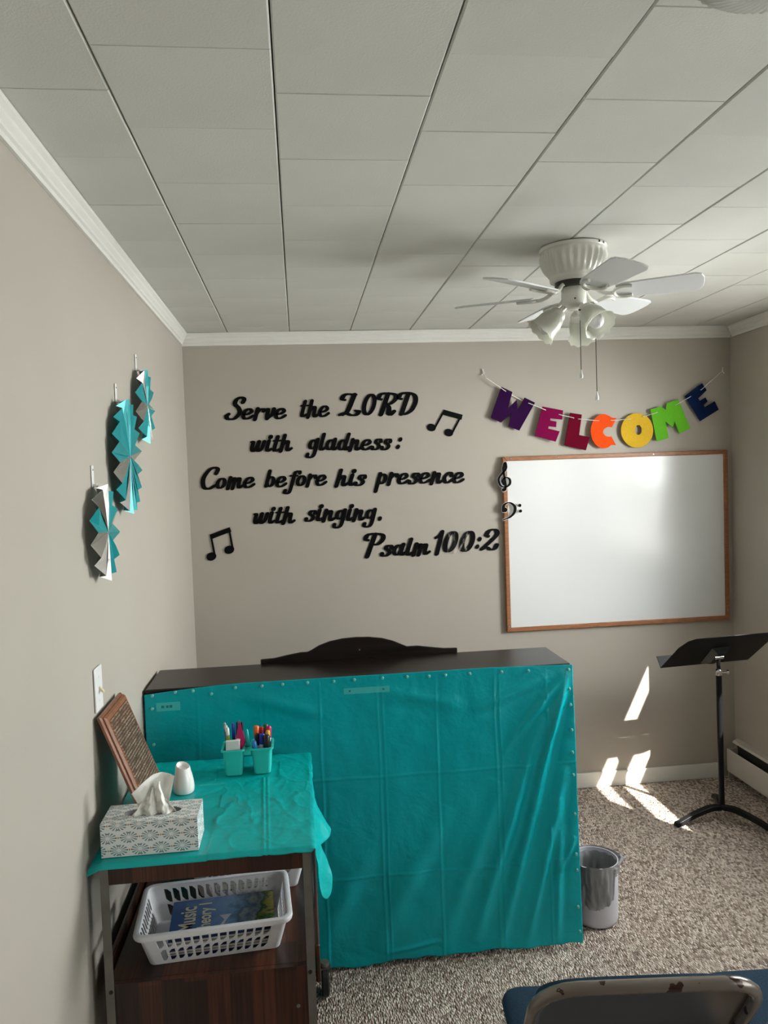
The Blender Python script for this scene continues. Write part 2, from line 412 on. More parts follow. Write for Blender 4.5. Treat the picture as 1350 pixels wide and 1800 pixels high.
crown('trim_3', (W-0.0005, REAR, zc), (0, D-REAR-0.031, 0), (-1, 0, 0), 'white crown moulding along the right wall')
struct(G().box(0.0005, W-0.08, D-0.013, D-0.0005, 0.0005, 0.081), 'baseboard_back', M_trim, 'white baseboard along the back wall', bevel=0.003)
struct(G().box(0.0005, 0.013, REAR, D-0.014, 0.0005, 0.081), 'baseboard_left', M_trim, 'white baseboard along the left wall', bevel=0.003)

# ------------------------------------------------------------------ baseboard heater
t = thing('baseboard_heater', (W-0.04, 2.6, 0.0), 'long enamelled metal baseboard heater on the right wall', 'heater')
y0, y1 = 1.2, D-0.03
build(G().box(W-0.066, W-0.062, y0, y1, 0.042, 0.166), 'front_panel', M_heater, t, bevel=0.0015)
build(G().box(W-0.006, W-0.001, y0, y1, 0.02, 0.2135), 'back_plate', M_heatdark, t)  # dark in place of enamel: the slot's shade is put into the colour
g = G(); g.prism([(W-0.001, 0.216), (W-0.026, 0.206), (W-0.034, 0.196), (W-0.031, 0.194), (W-0.024, 0.202), (W-0.001, 0.211)], (0, y1, 0), (1, 0, 0), (0, 0, 1), y1-y0)
build(g, 'top_cover', M_heater, t)
build(G().box(W-0.056, W-0.012, y0+0.02, y1-0.02, 0.06, 0.125), 'fin_element', M_heatdark, t)
build(G().box(W-0.0605, W-0.0065, y1-0.008, y1-0.002, 0.001, 0.165), 'end_bracket', M_heater, t)
build(G().box(W-0.0605, W-0.0065, y0+0.002, y0+0.008, 0.001, 0.165), 'end_bracket', M_heater, t)

# ------------------------------------------------------------------ whiteboard
BW = (1.603, 2.838, 0.870, 1.787)
t = thing('whiteboard', (2.22, D-0.01, 0.870), 'large wood-framed whiteboard hanging on the back wall', 'whiteboard')
x0, x1, z0, z1 = BW; f = 0.022
build(G().box(x0+f, x1-f, D-0.016, D-0.003, z0+f, z1-f), 'writing_surface', M_wbwhite, t)
yf0, yf1 = D-0.026, D-0.002
for poly in ([(x0, z1), (x1, z1), (x1-f, z1-f), (x0+f, z1-f)], [(x0, z0), (x1, z0), (x1-f, z0+f), (x0+f, z0+f)], [(x0, z0), (x0, z1), (x0+f, z1-f), (x0+f, z0+f)], [(x1, z0), (x1, z1), (x1-f, z1-f), (x1-f, z0+f)]):
    build(G().prism(poly, (0, yf1, 0), (1, 0, 0), (0, 0, 1), yf1-yf0), 'frame_rail', M_oak, t, bevel=0.003)
for sx, sz in ((1.90, z1-0.011), (2.42, z1-0.011), (2.66, z1-0.011), (1.645, z1-0.011), (2.05, z0+0.011), (x0+0.011, z0+0.03), (x1-0.011, z0+0.05)):
    build(G().lathe([(0.004, 0), (0.004, 0.001), (0.0025, 0.0022), (0, 0.0024)], 12, (sx, yf0, sz), (0, -1, 0)), 'screw', M_chrome, t)

# ------------------------------------------------------------------ lettering on the wall: stroke font with a broad pen
def ell(cx, cy, rx, ry): return [(cx+rx*math.cos(a*PI/5+PI/2), cy+ry*math.sin(a*PI/5+PI/2)) for a in range(10)]
SW = [(0.16, 1.28), (-0.02, 1.36), (0.0, 1.62), (0.2, 1.76)]
GL = {   # (advance, strokes, closed strokes, dots)
'e': (0.92, [[(0.14, 0.42), (0.5, 0.5), (0.72, 0.72), (0.52, 0.95), (0.24, 0.8), (0.13, 0.4), (0.32, 0.08), (0.62, 0.1), (0.9, 0.32)]], [], []),
'r': (0.80, [[(0.22, 1.0), (0.2, 0.0)], [(0.22, 0.55), (0.42, 0.9), (0.66, 0.95), (0.72, 0.78)]], [], []),
'v': (0.80, [[(0.08, 0.92), (0.24, 0.9), (0.28, 0.3), (0.34, 0.05)], [(0.34, 0.05), (0.62, 0.42), (0.68, 0.95)]], [], []),
'S': (1.08, [[(0.98, 1.38), (1.0, 1.62), (0.78, 1.76), (0.5, 1.6), (0.46, 1.25), (0.78, 0.9), (0.92, 0.5), (0.66, 0.06), (0.25, 0.04), (0.08, 0.28), (0.2, 0.42)]], [], []),
't': (0.62, [[(0.32, 1.6), (0.27, 0.25), (0.4, 0.06), (0.66, 0.2)], [(0.05, 1.0), (0.62, 1.02)]], [], []),
'h': (0.98, [[(0.24, 1.75), (0.2, 0.0)], [(0.22, 0.5), (0.42, 0.9), (0.62, 0.88), (0.64, 0.5), (0.66, 0.2), (0.78, 0.06), (1.0, 0.24)]], [], []),
'L': (1.25, [SW+[(0.5, 1.76), (0.78, 1.74)], [(0.66, 1.74), (0.52, 0.4), (0.28, 0.08)], [(0.1, 0.04), (0.42, 0.2), (0.8, 0.04), (1.12, 0.08), (1.22, 0.36), (1.0, 0.42)]], [], []),
'O': (1.05, [], [ell(0.52, 0.88, 0.36, 0.80)], []),
'R': (1.25, [SW+[(0.6, 1.78), (1.02, 1.66), (1.1, 1.3), (0.86, 0.96), (0.55, 0.9)], [(0.52, 1.72), (0.4, 0.05)], [(0.6, 0.88), (0.82, 0.6), (0.88, 0.16), (1.05, 0.05), (1.22, 0.3)]], [], []),
'D': (1.25, [SW+[(0.6, 1.78), (1.0, 1.55), (1.14, 1.0), (1.0, 0.36), (0.66, 0.06), (0.34, 0.05)], [(0.52, 1.70), (0.42, 0.06)]], [], []),
'w': (1.22, [[(0.06, 0.92), (0.22, 0.9), (0.24, 0.35), (0.34, 0.08), (0.54, 0.22), (0.66, 0.9)], [(0.66, 0.95), (0.66, 0.35), (0.78, 0.08), (1.0, 0.3), (1.08, 0.95)]], [], []),
'i': (0.52, [[(0.22, 0.98), (0.2, 0.3), (0.32, 0.06), (0.54, 0.22)]], [], [(0.28, 1.55)]),
'g': (0.90, [[(0.72, 1.0), (0.7, -0.3), (0.48, -0.62), (0.18, -0.55), (0.16, -0.34)]], [ell(0.42, 0.56, 0.25, 0.37)], []),
'l': (0.52, [[(0.24, 1.75), (0.2, 0.3), (0.34, 0.06), (0.55, 0.22)]], [], []),
'a': (0.98, [[(0.74, 1.0), (0.7, 0.3), (0.82, 0.06), (1.02, 0.24)]], [ell(0.42, 0.5, 0.26, 0.42)], []),
'd': (0.98, [[(0.78, 1.75), (0.7, 0.3), (0.82, 0.06), (1.02, 0.24)]], [ell(0.42, 0.5, 0.26, 0.42)], []),
'n': (0.98, [[(0.22, 1.0), (0.2, 0.0)], [(0.22, 0.5), (0.44, 0.9), (0.64, 0.86), (0.64, 0.35), (0.76, 0.06), (1.0, 0.24)]], [], []),
's': (0.80, [[(0.7, 0.74), (0.62, 0.94), (0.36, 0.92), (0.3, 0.7), (0.54, 0.5), (0.64, 0.28), (0.46, 0.06), (0.18, 0.06), (0.1, 0.24)]], [], []),
'C': (1.15, [[(1.02, 1.3), (1.06, 1.62), (0.82, 1.76), (0.46, 1.56), (0.2, 0.9), (0.36, 0.22), (0.74, 0.05), (1.14, 0.3)]], [], []),
'o': (0.86, [], [ell(0.43, 0.5, 0.28, 0.42)], []),
'm': (1.32, [[(0.22, 1.0), (0.2, 0.0)], [(0.22, 0.5), (0.42, 0.9), (0.58, 0.86), (0.58, 0.0)], [(0.58, 0.5), (0.8, 0.9), (0.98, 0.86), (0.98, 0.35), (1.1, 0.06), (1.34, 0.24)]], [], []),
'b': (0.90, [[(0.24, 1.75), (0.2, 0.1)]], [ell(0.46, 0.5, 0.26, 0.42)], []),
'f': (0.78, [[(0.96, 1.42), (0.9, 1.66), (0.66, 1.6), (0.54, 1.2), (0.46, -0.3), (0.3, -0.6), (0.04, -0.54), (0.06, -0.34)], [(0.2, 1.0), (0.82, 1.02)]], [], []),
'p': (0.90, [[(0.24, 1.0), (0.2, -0.6)]], [ell(0.48, 0.52, 0.26, 0.41)], []),
'c': (0.82, [[(0.68, 0.7), (0.62, 0.93), (0.38, 0.92), (0.16, 0.5), (0.34, 0.08), (0.6, 0.1), (0.82, 0.3)]], [], []),
'P': (1.20, [SW+[(0.6, 1.78), (1.02, 1.66), (1.1, 1.3), (0.86, 0.96), (0.58, 0.92)], [(0.52, 1.72), (0.36, -0.02)]], [], []),
'1': (0.62, [[(0.06, 1.3), (0.28, 1.45), (0.42, 1.72)], [(0.42, 1.74), (0.4, 0.0)]], [], []),
'0': (1.0, [], [ell(0.5, 0.88, 0.32, 0.78)], []),
'2': (1.05, [[(0.3, 1.2), (0.16, 1.34), (0.3, 1.7), (0.66, 1.74), (0.84, 1.36), (0.56, 0.78), (0.14, 0.14)], [(0.1, 0.08), (0.4, 0.24), (0.7, 0.06), (0.96, 0.14), (1.02, 0.44)]], [], []),
'.': (0.40, [], [], [(0.18, 0.14)]), ':': (0.40, [], [], [(0.2, 0.18), (0.28, 0.86)]),
}
YL = D-0.0022      # letters stand a few millimetres off the wall on foam dots
def ribbon(g, pts, closed, tmin, tmax, map2, y0, th, slant=0.24):
    """variable width ribbon solid; pts in glyph units"""
    P = spline([(x, y, 0) for x, y in pts], 6, closed); N = len(P); L, Rr = [], []
    for i, p in enumerate(P):
        a = P[(i-1) % N] if closed or i else p; b = P[(i+1) % N] if closed or i < N-1 else p
        t = (b-a); t = t.normalized() if t.length > 1e-9 else Vector((0, 1, 0))
        w = (tmin+(tmax-tmin)*abs(t.y)**1.2)/2
        n = Vector((-t.y, t.x, 0))
        L.append(p+n*w); Rr.append(p-n*w)
    def put(q, y): x, z = map2(q.x+slant*q.y, q.y); return (x, y, z)
    n = N
    vs = [put(q, y0-th) for q in L]+[put(q, y0-th) for q in Rr]+[put(q, y0) for q in L]+[put(q, y0) for q in Rr]
    fs = []
    for i in range(n if closed else n-1):
        j = (i+1) % n
        fs += [(i, j, n+j, n+i), (2*n+i, 3*n+i, 3*n+j, 2*n+j), (i, 2*n+i, 2*n+j, j), (n+i, n+j, 3*n+j, 3*n+i)]
    if not closed:
        fs += [(0, n, 3*n, 2*n), (n-1, 3*n-1, 4*n-1, 2*n-1)]
    g.add(vs, fs)
    if not closed:
        for kk, (p, w) in enumerate(((P[0], (L[0]-Rr[0]).length/2), (P[-1], (L[-1]-Rr[-1]).length/2))): disc(g, p, w, map2, y0+0.00006*(kk+1), th, slant)
def disc(g, p, w, map2, y0, th, slant=0.24, sy=1.0):
    k = 14; vs = []
    for yy in (y0-th, y0):
        for i in range(k):
            a = 2*PI*i/k; q = Vector((p[0]+w*math.cos(a), p[1]+w*sy*math.sin(a), 0)); x, z = map2(q.x+slant*q.y, q.y); vs.append((x, yy, z))
    g.add(vs, [tuple(range(k)), tuple(range(2*k-1, k-1, -1))]+[(i, k+i, k+(i+1) % k, (i+1) % k) for i in range(k)])
def glyph_geom(ch, map2, y0, th, th_off):
    adv, st, cl, dots = GL[ch]; g = G(); low = ch.islower()
    f = (lambda p: (p[0], p[1] if p[1] <= 1 else 1+(p[1]-1)*0.62)) if low else (lambda p: p)
    tm, tx = (0.16, 0.335)
    for q_, s_ in enumerate(st): ribbon(g, [f(p) for p in s_], False, tm, tx, map2, y0-0.0002*q_, th)
    for s_ in cl: ribbon(g, [f(p) for p in s_], True, tm, tx, map2, y0-0.0008, th)
    for d in dots: disc(g, f(d), 0.20, map2, y0, th, 0.24, 1.1)
    return g
WORDS = [("Serve", (0.196, 2.018), (0.501, 2.015), 0.054), ("the", (0.562, 2.021), (0.718, 2.018), 0.056),
("L", (0.765, 2.026), (0.872, 2.023), 0.054), ("O", (0.875, 2.023), (0.952, 2.021), 0.055), ("R", (0.952, 2.022), (1.054, 2.02), 0.055), ("D", (1.056, 2.022), (1.159, 2.02), 0.055),
("with", (0.305, 1.855), (0.523, 1.853), 0.054), ("gladness", (0.597, 1.852), (1.028, 1.842), 0.055), (":", (1.048, 1.846), (1.075, 1.846), 0.055),
("Come", (0.05, 1.674), (0.33, 1.672), 0.054), ("before", (0.374, 1.674), (0.692, 1.671), 0.055), ("his", (0.728, 1.668), (0.891, 1.664), 0.055), ("presence", (0.938, 1.668), (1.403, 1.659), 0.056),
("with", (0.305, 1.492), (0.522, 1.489), 0.054), ("singing", (0.572, 1.494), (0.938, 1.485), 0.055), (".", (0.943, 1.484), (0.966, 1.484), 0.056),
("Psalm", (0.859, 1.300), (1.212, 1.294), 0.057), ("1", (1.221, 1.298), (1.272, 1.298), 0.057), ("0", (1.268, 1.301), (1.354, 1.3), 0.056), ("0", (1.356, 1.3), (1.443, 1.299), 0.056), (":", (1.447, 1.314), (1.475, 1.313), 0.057), ("2", (1.477, 1.306), (1.569, 1.305), 0.054)]
ORD = ['first', 'second', 'third', 'fourth', 'fifth', 'sixth', 'seventh', 'eighth']
lab_seen = {}
def letter_label(word, i, line):
    ch = word[i]
    if word in 'LORD' and len(word) == 1: return f'black card capital letter {ch} of the word LORD on the back wall'
    if word == ':': return 'black card colon after the word gladness on the wall' if line == 1 else 'black card colon between the numerals 100 and 2'
    if word == '.': return 'black card full stop after the word singing on the wall'
    if word == '1': return 'black card numeral 1 beginning the number 100 after Psalm'
    if word == '2': return 'black card numeral 2 after the colon beside the whiteboard'
    if word == '0':
        lab_seen['0'] = lab_seen.get('0', 0)+1
        return 'black card numeral 0 in the middle of the number 100' if lab_seen['0'] == 1 else 'black card numeral 0 at the end of the number 100'
    w = word if word != 'with' else ('with before gladness' if line == 1 else 'with before singing')
    return f'black card letter {ch}, {ORD[i]} letter of the word {w}, on the wall'
LINE = [0]*6+[1]*3+[2]*4+[3]*3+[4]*6
LNAME = ['letters of the top line of wall text', 'letters of the second line of wall text', 'letters of the third line of wall text', 'letters of the fourth line of wall text', 'letters of the Psalm 100:2 line']
for (word, a, b, xh), ln in zip(WORDS, LINE):
    adv = [GL[c][0]*(1.12 if c.isupper() or c.isdigit() else 1) for c in word]; tot = sum(adv)+0.10
    sx = (b[0]-a[0])/tot; cur = 0
    if word in (':', '.'): sx = xh
    for i, c in enumerate(word):
        big = 1.13 if c.isupper() or c.isdigit() else 1.0
        bx = a[0]+cur*sx; bz = a[1]+(b[1]-a[1])*(cur/tot)+random.uniform(-0.0015, 0.0015)
        sl = (b[1]-a[1])/(b[0]-a[0])+random.uniform(-0.02, 0.02)
        ox = -0.06 if word not in (':', '.') else 0
        def map2(x, y, bx=bx, bz=bz, big=big, sl=sl, ox=ox):
            X = (x+ox)*sx*big; Z = y*xh*big
            return (bx+X, bz+Z+X*sl)
        g = glyph_geom(c, map2, YL-0.0012*(i % 2), 0.0014, 0)
        nm = 'wall_letter' if c.isalpha() else ('wall_numeral' if c.isdigit() else 'wall_punctuation')
        tag(build(g, nm, M_black), letter_label(word, i, ln), 'letter' if c.isalpha() else ('numeral' if c.isdigit() else 'punctuation'), LNAME[ln])
        cur += adv[i]

# beamed notes and clefs
ident = lambda x, y: (x, y)
def note_pair(h1, h2, t1, t2, hr, label, bw):
    g = G(); th = 0.0022
    h1, h2, t1, t2 = [Vector((p[0], p[1], 0)) for p in (h1, h2, t1, t2)]
    ax = (t2-t1).normalized()
    for h in (h1, h2):
        k = 22; vs = []
        dn = Vector((ax.y, -ax.x, 0))
        for yy in (YL-th-0.0003, YL):
            for i in range(k):
                a = 2*PI*i/k; q = h+ax*hr*1.12*math.cos(a)-dn*hr*0.92*math.sin(a); vs.append((q.x, yy, q.y))
        g.add(vs, [tuple(range(k)), tuple(range(2*k-1, k-1, -1))]+[(i, k+i, k+(i+1) % k, (i+1) % k) for i in range(k)])
    dn = (h1-t1); dn = (dn-ax*dn.dot(ax)).normalized()
    for h, t_, s in ((h1, t1, 1), (h2, t2, -1)):
        base = h+ax*hr*0.95; w = 0.0095
        e = t_ if s == 1 else t_-ax*w
        poly = [base-ax*w*0.9, base+ax*w*0.2, e+ax*w, e]
        g.prism([(p.x, p.y) for p in poly], (0, YL, 0), (1, 0, 0), (0, 0, 1), th)
    poly = [t1, t2, t2+dn*bw, t1+dn*bw]
    g.prism([(p.x, p.y) for p in poly], (0, YL-0.0002, 0), (1, 0, 0), (0, 0, 1), th)
    return tag(build(g, 'music_note', M_black), label, 'music note', 'black card music notes on the wall')
note_pair((1.238, 1.951), (1.328, 1.922), (1.306, 2.041), (1.404, 2.012), 0.021, 'black card pair of beamed eighth notes right of the word LORD', 0.027)
note_pair((0.097, 1.336), (0.187, 1.366), (0.094, 1.446), (0.194, 1.480), 0.0225, 'black card pair of beamed eighth notes below left of the singing line', 0.024)
def clef_thing(name, strokes, dots, o, sc, y, label):
    t = thing(name, (o[0], y, o[1]), label, 'music symbol', 'black music symbols on the whiteboard frame')
    mp = lambda x, z: (o[0]+x*sc, o[1]+z*sc)
    g = G()
    for q_, s_ in enumerate(strokes): ribbon(g, s_[0], False, s_[1], s_[2], mp, y-0.0002*q_, 0.002, 0)
    for (x, z, r) in dots: disc(g, (x, z), r, mp, y-0.0007, 0.0015, 0)
    build(g, 'symbol', M_black, t)
    g = G()
    for s_ in strokes: ribbon(g, s_[0], False, s_[1]+0.06, s_[2]+0.06, mp, y+0.0015, 0.001, 0)
    for (x, z, r) in dots: disc(g, (x, z), r+0.03, mp, y+0.0013, 0.001, 0)
    build(g, 'white_backing', M_white, t)
clef_thing('treble_clef', [([(0.02, 0.18), (0.02, 0.1), (-0.1, 0.06), (-0.16, 0.14)], 0.07, 0.08), ([(0.03, 0.14), (0.06, 0.5), (-0.02, 1.1), (-0.06, 1.5), (0.06, 1.88), (0.13, 1.62), (0.06, 1.38), (-0.2, 1.12), (-0.38, 0.8), (-0.26, 0.42), (0.06, 0.3), (0.34, 0.5), (0.32, 0.82), (0.06, 0.92), (-0.14, 0.72), (-0.06, 0.5)], 0.06, 0.15)], [(-0.08, 0.14, 0.11)], (1.608, 1.606), 0.081, D-0.031, 'black treble clef symbol stuck on the whiteboard frame')
clef_thing('bass_clef', [([(-0.42, 0.52), (-0.36, 0.9), (0.0, 1.06), (0.36, 0.8), (0.34, 0.4), (0.02, 0.08), (-0.42, -0.08)], 0.05, 0.2)], [(-0.3, 0.58, 0.16), (0.72, 0.84, 0.11), (0.76, 0.46, 0.11)], (1.630, 1.468), 0.077, D-0.031, 'black bass clef symbol stuck on the whiteboard frame')

# clear adhesive tape holding the two zeros
M_clear = mat('clear_tape', (0.9, 0.9, 0.9), 0.08)
_n = M_clear.node_tree; _t = _n.nodes.new('ShaderNodeBsdfTransparent'); _g = _n.nodes.new('ShaderNodeBsdfGlossy'); _g.inputs['Roughness'].default_value = 0.12; _m = _n.nodes.new('ShaderNodeMixShader'); _m.inputs[0].default_value = 0.10
_n.links.new(_t.outputs[0], _m.inputs[1]); _n.links.new(_g.outputs[0], _m.inputs[2]); _n.links.new(_m.outputs[0], _n.nodes['Material Output'].inputs[0])
for x0, x1, lab in ((1.300, 1.352, 'strip of clear tape across the first zero of the number 100'), (1.362, 1.412, 'strip of clear tape across the second zero of the number 100')):
    def tp(u, v): return (x0+(x1-x0)*u, YL-0.0052-0.0022*(1+noise.noise(Vector((u*3+x0*40, v*4, 2)))), 1.292+0.118*v)
    tag(build(G().grid(tp, 12, 20), 'clear_tape', M_clear, smooth=180), lab, 'tape', 'clear tape strips over the number 100')

# ------------------------------------------------------------------ WELCOME banner
t = thing('welcome_banner', (2.17, D-0.02, 1.815), 'multicoloured felt letter banner reading WELCOME strung above the whiteboard', 'banner')
BL = [('W', (0.028, 0.004, 0.045), [(1.607, 2.149), (1.665, 2.121), (1.638, 2.035), (1.686, 2.08), (1.691, 2.029), (1.729, 2.091), (1.784, 2.063), (1.696, 1.921), (1.639, 1.944), (1.654, 2.008), (1.6, 1.965), (1.546, 1.992)]),
('E', (0.19, 0.003, 0.055), [(1.821, 2.042), (1.932, 2.019), (1.926, 1.971), (1.863, 1.98), (1.861, 1.969), (1.895, 1.962), (1.892, 1.933), (1.852, 1.939), (1.85, 1.927), (1.911, 1.911), (1.888, 1.858), (1.777, 1.892)]),
('L', (0.13, 0.002, 0.016), [(1.971, 2.006), (2.034, 1.995), (2.017, 1.889), (2.074, 1.877), (2.052, 1.808), (1.935, 1.837)]),
('C', (0.85, 0.085, 0.012), [(2.19, 1.832), (2.173, 1.82), (2.153, 1.815), (2.134, 1.816), (2.115, 1.825), (2.099, 1.839), (2.087, 1.859), (2.08, 1.882), (2.077, 1.907), (2.081, 1.931), (2.089, 1.954), (2.102, 1.973), (2.119, 1.986), (2.138, 1.994), (2.157, 1.994), (2.176, 1.987), (2.198, 1.974), (2.220, 1.972), (2.195, 1.924), (2.183, 1.927), (2.17, 1.926), (2.159, 1.921), (2.151, 1.915), (2.147, 1.906), (2.146, 1.897), (2.151, 1.889), (2.158, 1.881), (2.169, 1.877), (2.182, 1.875), (2.19, 1.878), (2.215, 1.830)]),
('O', (0.72, 0.45, 0.035), None),
('M', (0.14, 0.50, 0.03), [(2.407, 2.011), (2.463, 2.027), (2.494, 2.009), (2.499, 2.043), (2.562, 2.061), (2.628, 1.908), (2.566, 1.88), (2.541, 1.945), (2.53, 1.911), (2.492, 1.944), (2.506, 1.859), (2.439, 1.843)]),
('E', (0.005, 0.016, 0.062), [(2.601, 2.078), (2.7, 2.144), (2.725, 2.107), (2.677, 2.064), (2.686, 2.051), (2.717, 2.068), (2.73, 2.048), (2.706, 2.027), (2.714, 2.017), (2.769, 2.047), (2.791, 2.002), (2.686, 1.943)])]
CN = ['purple letter W', 'magenta letter E', 'dark red letter L', 'orange letter C', 'yellow letter O', 'green letter M', 'navy letter E']
for k, (ch, col, poly) in enumerate(BL):
    fm = felt('felt_'+CN[k].replace(' letter ', '_'), col); yb = D-0.020-0.004*(k % 2)
    if poly: g = G().prism(poly, (0, yb, 0), (1, 0, 0), (0, 0, 1), 0.005)
    else:
        g = G(); n = 40; vs = []
        for yy in (yb-0.005, yb):
            for cx, cz, rx, rz in ((2.334, 1.904, 0.089, 0.091), (2.341, 1.906, 0.018, 0.026)):
                for i in range(n): a = 2*PI*i/n; vs.append((cx+rx*math.cos(a), yy, cz+rz*math.sin(a)))
        fs = []
        for i in range(n):
            j = (i+1) % n
            fs += [(i, j, n+j, n+i), (2*n+i, 3*n+i, 3*n+j, 2*n+j), (i, 2*n+i, 2*n+j, j), (n+i, n+j, 3*n+j, 3*n+i)]
        g.add(vs, fs)
    o = build(g, 'felt_letter', fm, t, bevel=0.001); o['label'] = CN[k]
STR = [[(1.519, 2.223), (1.527, 2.195), (1.628, 2.124)], [(1.665, 2.106), (1.722, 2.074)], [(1.747, 2.061), (1.837, 2.023)], [(1.909, 1.998), (1.988, 1.978)], [(2.014, 1.972), (2.123, 1.96)], [(2.187, 1.96), (2.298, 1.964)], [(2.362, 1.975), (2.444, 1.995)], [(2.548, 2.032), (2.632, 2.075)], [(2.692, 2.11), (2.823, 2.207)]]
pts = []
for si, seg in enumerate(STR):
    yfr = D-0.032 if si != 1 else D-0.012
    n = len(seg)
    for i, q in enumerate(seg):
        wallend = (si == 0 and i == 0) or (si == len(STR)-1 and i == n-1)
        pts.append((q[0], D-0.004 if wallend else yfr, q[1]))
    if si < len(STR)-1:
        a, b = seg[-1], STR[si+1][0]
        for f_ in (0.1, 0.9): pts.append((a[0]+(b[0]-a[0])*f_, D-0.014, a[1]+(b[1]-a[1])*f_))
build(G().tube(pts, 0.0028, 6, flat=0.6), 'string', M_string, t)
for cx, cz, s in ((1.519, 2.223, -1), (2.823, 2.207, 1)):
    g = G().tube([(cx, D-0.008, cz), (cx+0.004*s, D-0.008, cz+0.022)], 0.003, 6).tube([(cx, D-0.008, cz), (cx+0.012*s, D-0.008, cz-0.012)], 0.003, 6)
    g.lathe([(0.0045, 0), (0.005, 0.004), (0.003, 0.007)], 10, (cx, D-0.007, cz), (0, -1, 0))
    build(g, 'string_knot', M_string, t)

# ------------------------------------------------------------------ pleated paper fans on the left wall
def paper_fan(cy, cz, r, n, label, strip_z, silver, seed):
    rnd = random.Random(seed)
    t = thing('paper_fan', (0.0, cy, cz-r), label, 'paper fan', 'pleated paper fans on the left wall')
    gt, gs = G(), G()
    c = Vector((0.036, cy, cz)); rim = []
    K = 2*n
    for i in range(K):
        a = 2*PI*i/K+0.05
        ridge = i % 2 == 0
        rr = r*(1.0 if ridge else 0.935)*rnd.uniform(0.98, 1.01)
        rim.append(Vector((0.040 if ridge else 0.016, cy+rr*math.sin(a)*0.90, cz+rr*math.cos(a))))
    for i in range(K):
        p, q = rim[i], rim[(i+1) % K]
        c2 = c+(p+q-c*2)*0.04; c2.x = 0.036
        tgt = gs if ((i//2) in silver and rnd.random() < 0.85) else gt
        m1 = c+(p-c)*0.55+Vector((rnd.uniform(-0.003, 0.003), 0, 0)); m2 = c+(q-c)*0.55+Vector((rnd.uniform(-0.003, 0.003), 0, 0))
        e = Vector((0.0004, 0, 0))
        tgt.add([c, m1, m2], [(0, 1, 2)]); tgt.add([m1, p, q, m2], [(0, 1, 2, 3)])
    build(gt, 'teal_pleats', M_teal_foil, t, solid=0.0006)
    if gs.f: build(gs, 'silver_pleats', M_silver_foil, t, solid=0.0006)
    build(G().lathe([(0.0, 0.0), (0.005, 0.001), (0.004, 0.003), (0, 0.004)], 10, (0.034, cy, cz), (1, 0, 0)), 'centre_gather', M_silver_foil, t)
    g = G().box(0.001, 0.004, cy-0.010, cy+0.010, strip_z-0.035, strip_z+0.024)
    st = build(g, 'adhesive_strip', M_white, t, bevel=0.002)
    build(G().lathe([(0.003, 0), (0.002, 0.0012), (0, 0.0014)], 10, (0.004, cy, strip_z+0.012), (1, 0, 0)), 'strip_hole', M_steel, st)
    build(G().box(0.004, 0.014, cy-0.006, cy+0.006, strip_z-0.034, strip_z-0.026), 'hook', M_white, t, bevel=0.001)
paper_fan(2.775, 1.981, 0.130, 12, 'small teal and silver pleated fan nearest the room corner, topmost of three', 2.138, {11, 10, 8, 7, 3, 5}, 3)
paper_fan(2.450, 1.797, 0.178, 18, 'large mostly teal pleated paper fan between two smaller ones', 1.997, {16, 12, 10, 4}, 5)
paper_fan(2.130, 1.586, 0.130, 12, 'small teal and silver pleated fan above the light switch, lowest of three', 1.742, {11, 10, 8, 7, 6, 2}, 9)

# ------------------------------------------------------------------ light switch
t = thing('light_switch', (0.0, 2.073, 1.125), 'white toggle light switch plate on the left wall above the cart', 'light switch')
build(G().box(0.0008, 0.0062, 2.038, 2.108, 1.124, 1.238), 'cover_plate', M_white, t, bevel=0.0025)
g = G(); g.prism([(0.006, 1.187), (0.006, 1.176), (0.018, 1.168), (0.018, 1.174)], (0, 2.078, 0), (1, 0, 0), (0, 0, 1), 0.010)
build(g, 'toggle', M_ivory, t, bevel=0.001)
for z in (1.212, 1.150): build(G().lathe([(0.0035, 0), (0.003, 0.001), (0, 0.0014)], 10, (0.0062, 2.073, z), (1, 0, 0)), 'screw', M_white, t)

# ------------------------------------------------------------------ ceiling fan
FX, FY = 1.484, 2.518
t = thing('ceiling_fan', (FX, FY, 1.96), 'white six-blade ceiling fan with three tulip glass lights', 'ceiling fan')
O = (FX, FY, 0)
def flute(r, z, a):
    w = max(0, 1-abs((z-2.392)/0.034)**4)
    return r*(1+0.040*w*math.cos(28*a))
pr = [(0.0, 2.4465), (0.106, 2.4465), (0.111, 2.444), (0.111, 2.438), (0.107, 2.434), (0.109, 2.430)]+[(0.109-0.034*((2.43-z)/0.085)**2.2, z) for z in (2.425, 2.415, 2.405, 2.395, 2.385, 2.375, 2.365, 2.355, 2.350)]+[(0.079, 2.346), (0.077, 2.336), (0.070, 2.332), (0, 2.332)]
hs = build(G().lathe(pr, 168, O, fn=flute), 'motor_housing', M_fanwhite, t, smooth=50)
for a in (-62, -50): build(G().lathe([(0.004, 0), (0.004, 0.001), (0, 0.001)], 10, (FX+0.111*math.cos(R(a)), FY+0.111*math.sin(R(a)), 2.440), (math.cos(R(a)), math.sin(R(a)), 0)), 'vent_hole', M_darkmetal, hs)
build(G().lathe([(0, 2.332), (0.062, 2.332), (0.062, 2.318), (0.05, 2.314), (0, 2.314)], 40, O), 'rotor_plate', M_darkmetal, t, smooth=40)
build(G().lathe([(0, 2.3142), (0.039, 2.3142), (0.041, 2.310), (0.041, 2.262), (0.036, 2.252), (0.020, 2.243), (0, 2.241)], 40, O), 'switch_cup', M_fanwhite, t, smooth=35)
build(G().lathe([(0.003, 0), (0.003, 0.001), (0, 0.001)], 10, (FX-0.011, FY-0.0395, 2.272), (-0.26, -0.96, 0)), 'cup_screw', M_darkmetal, t)
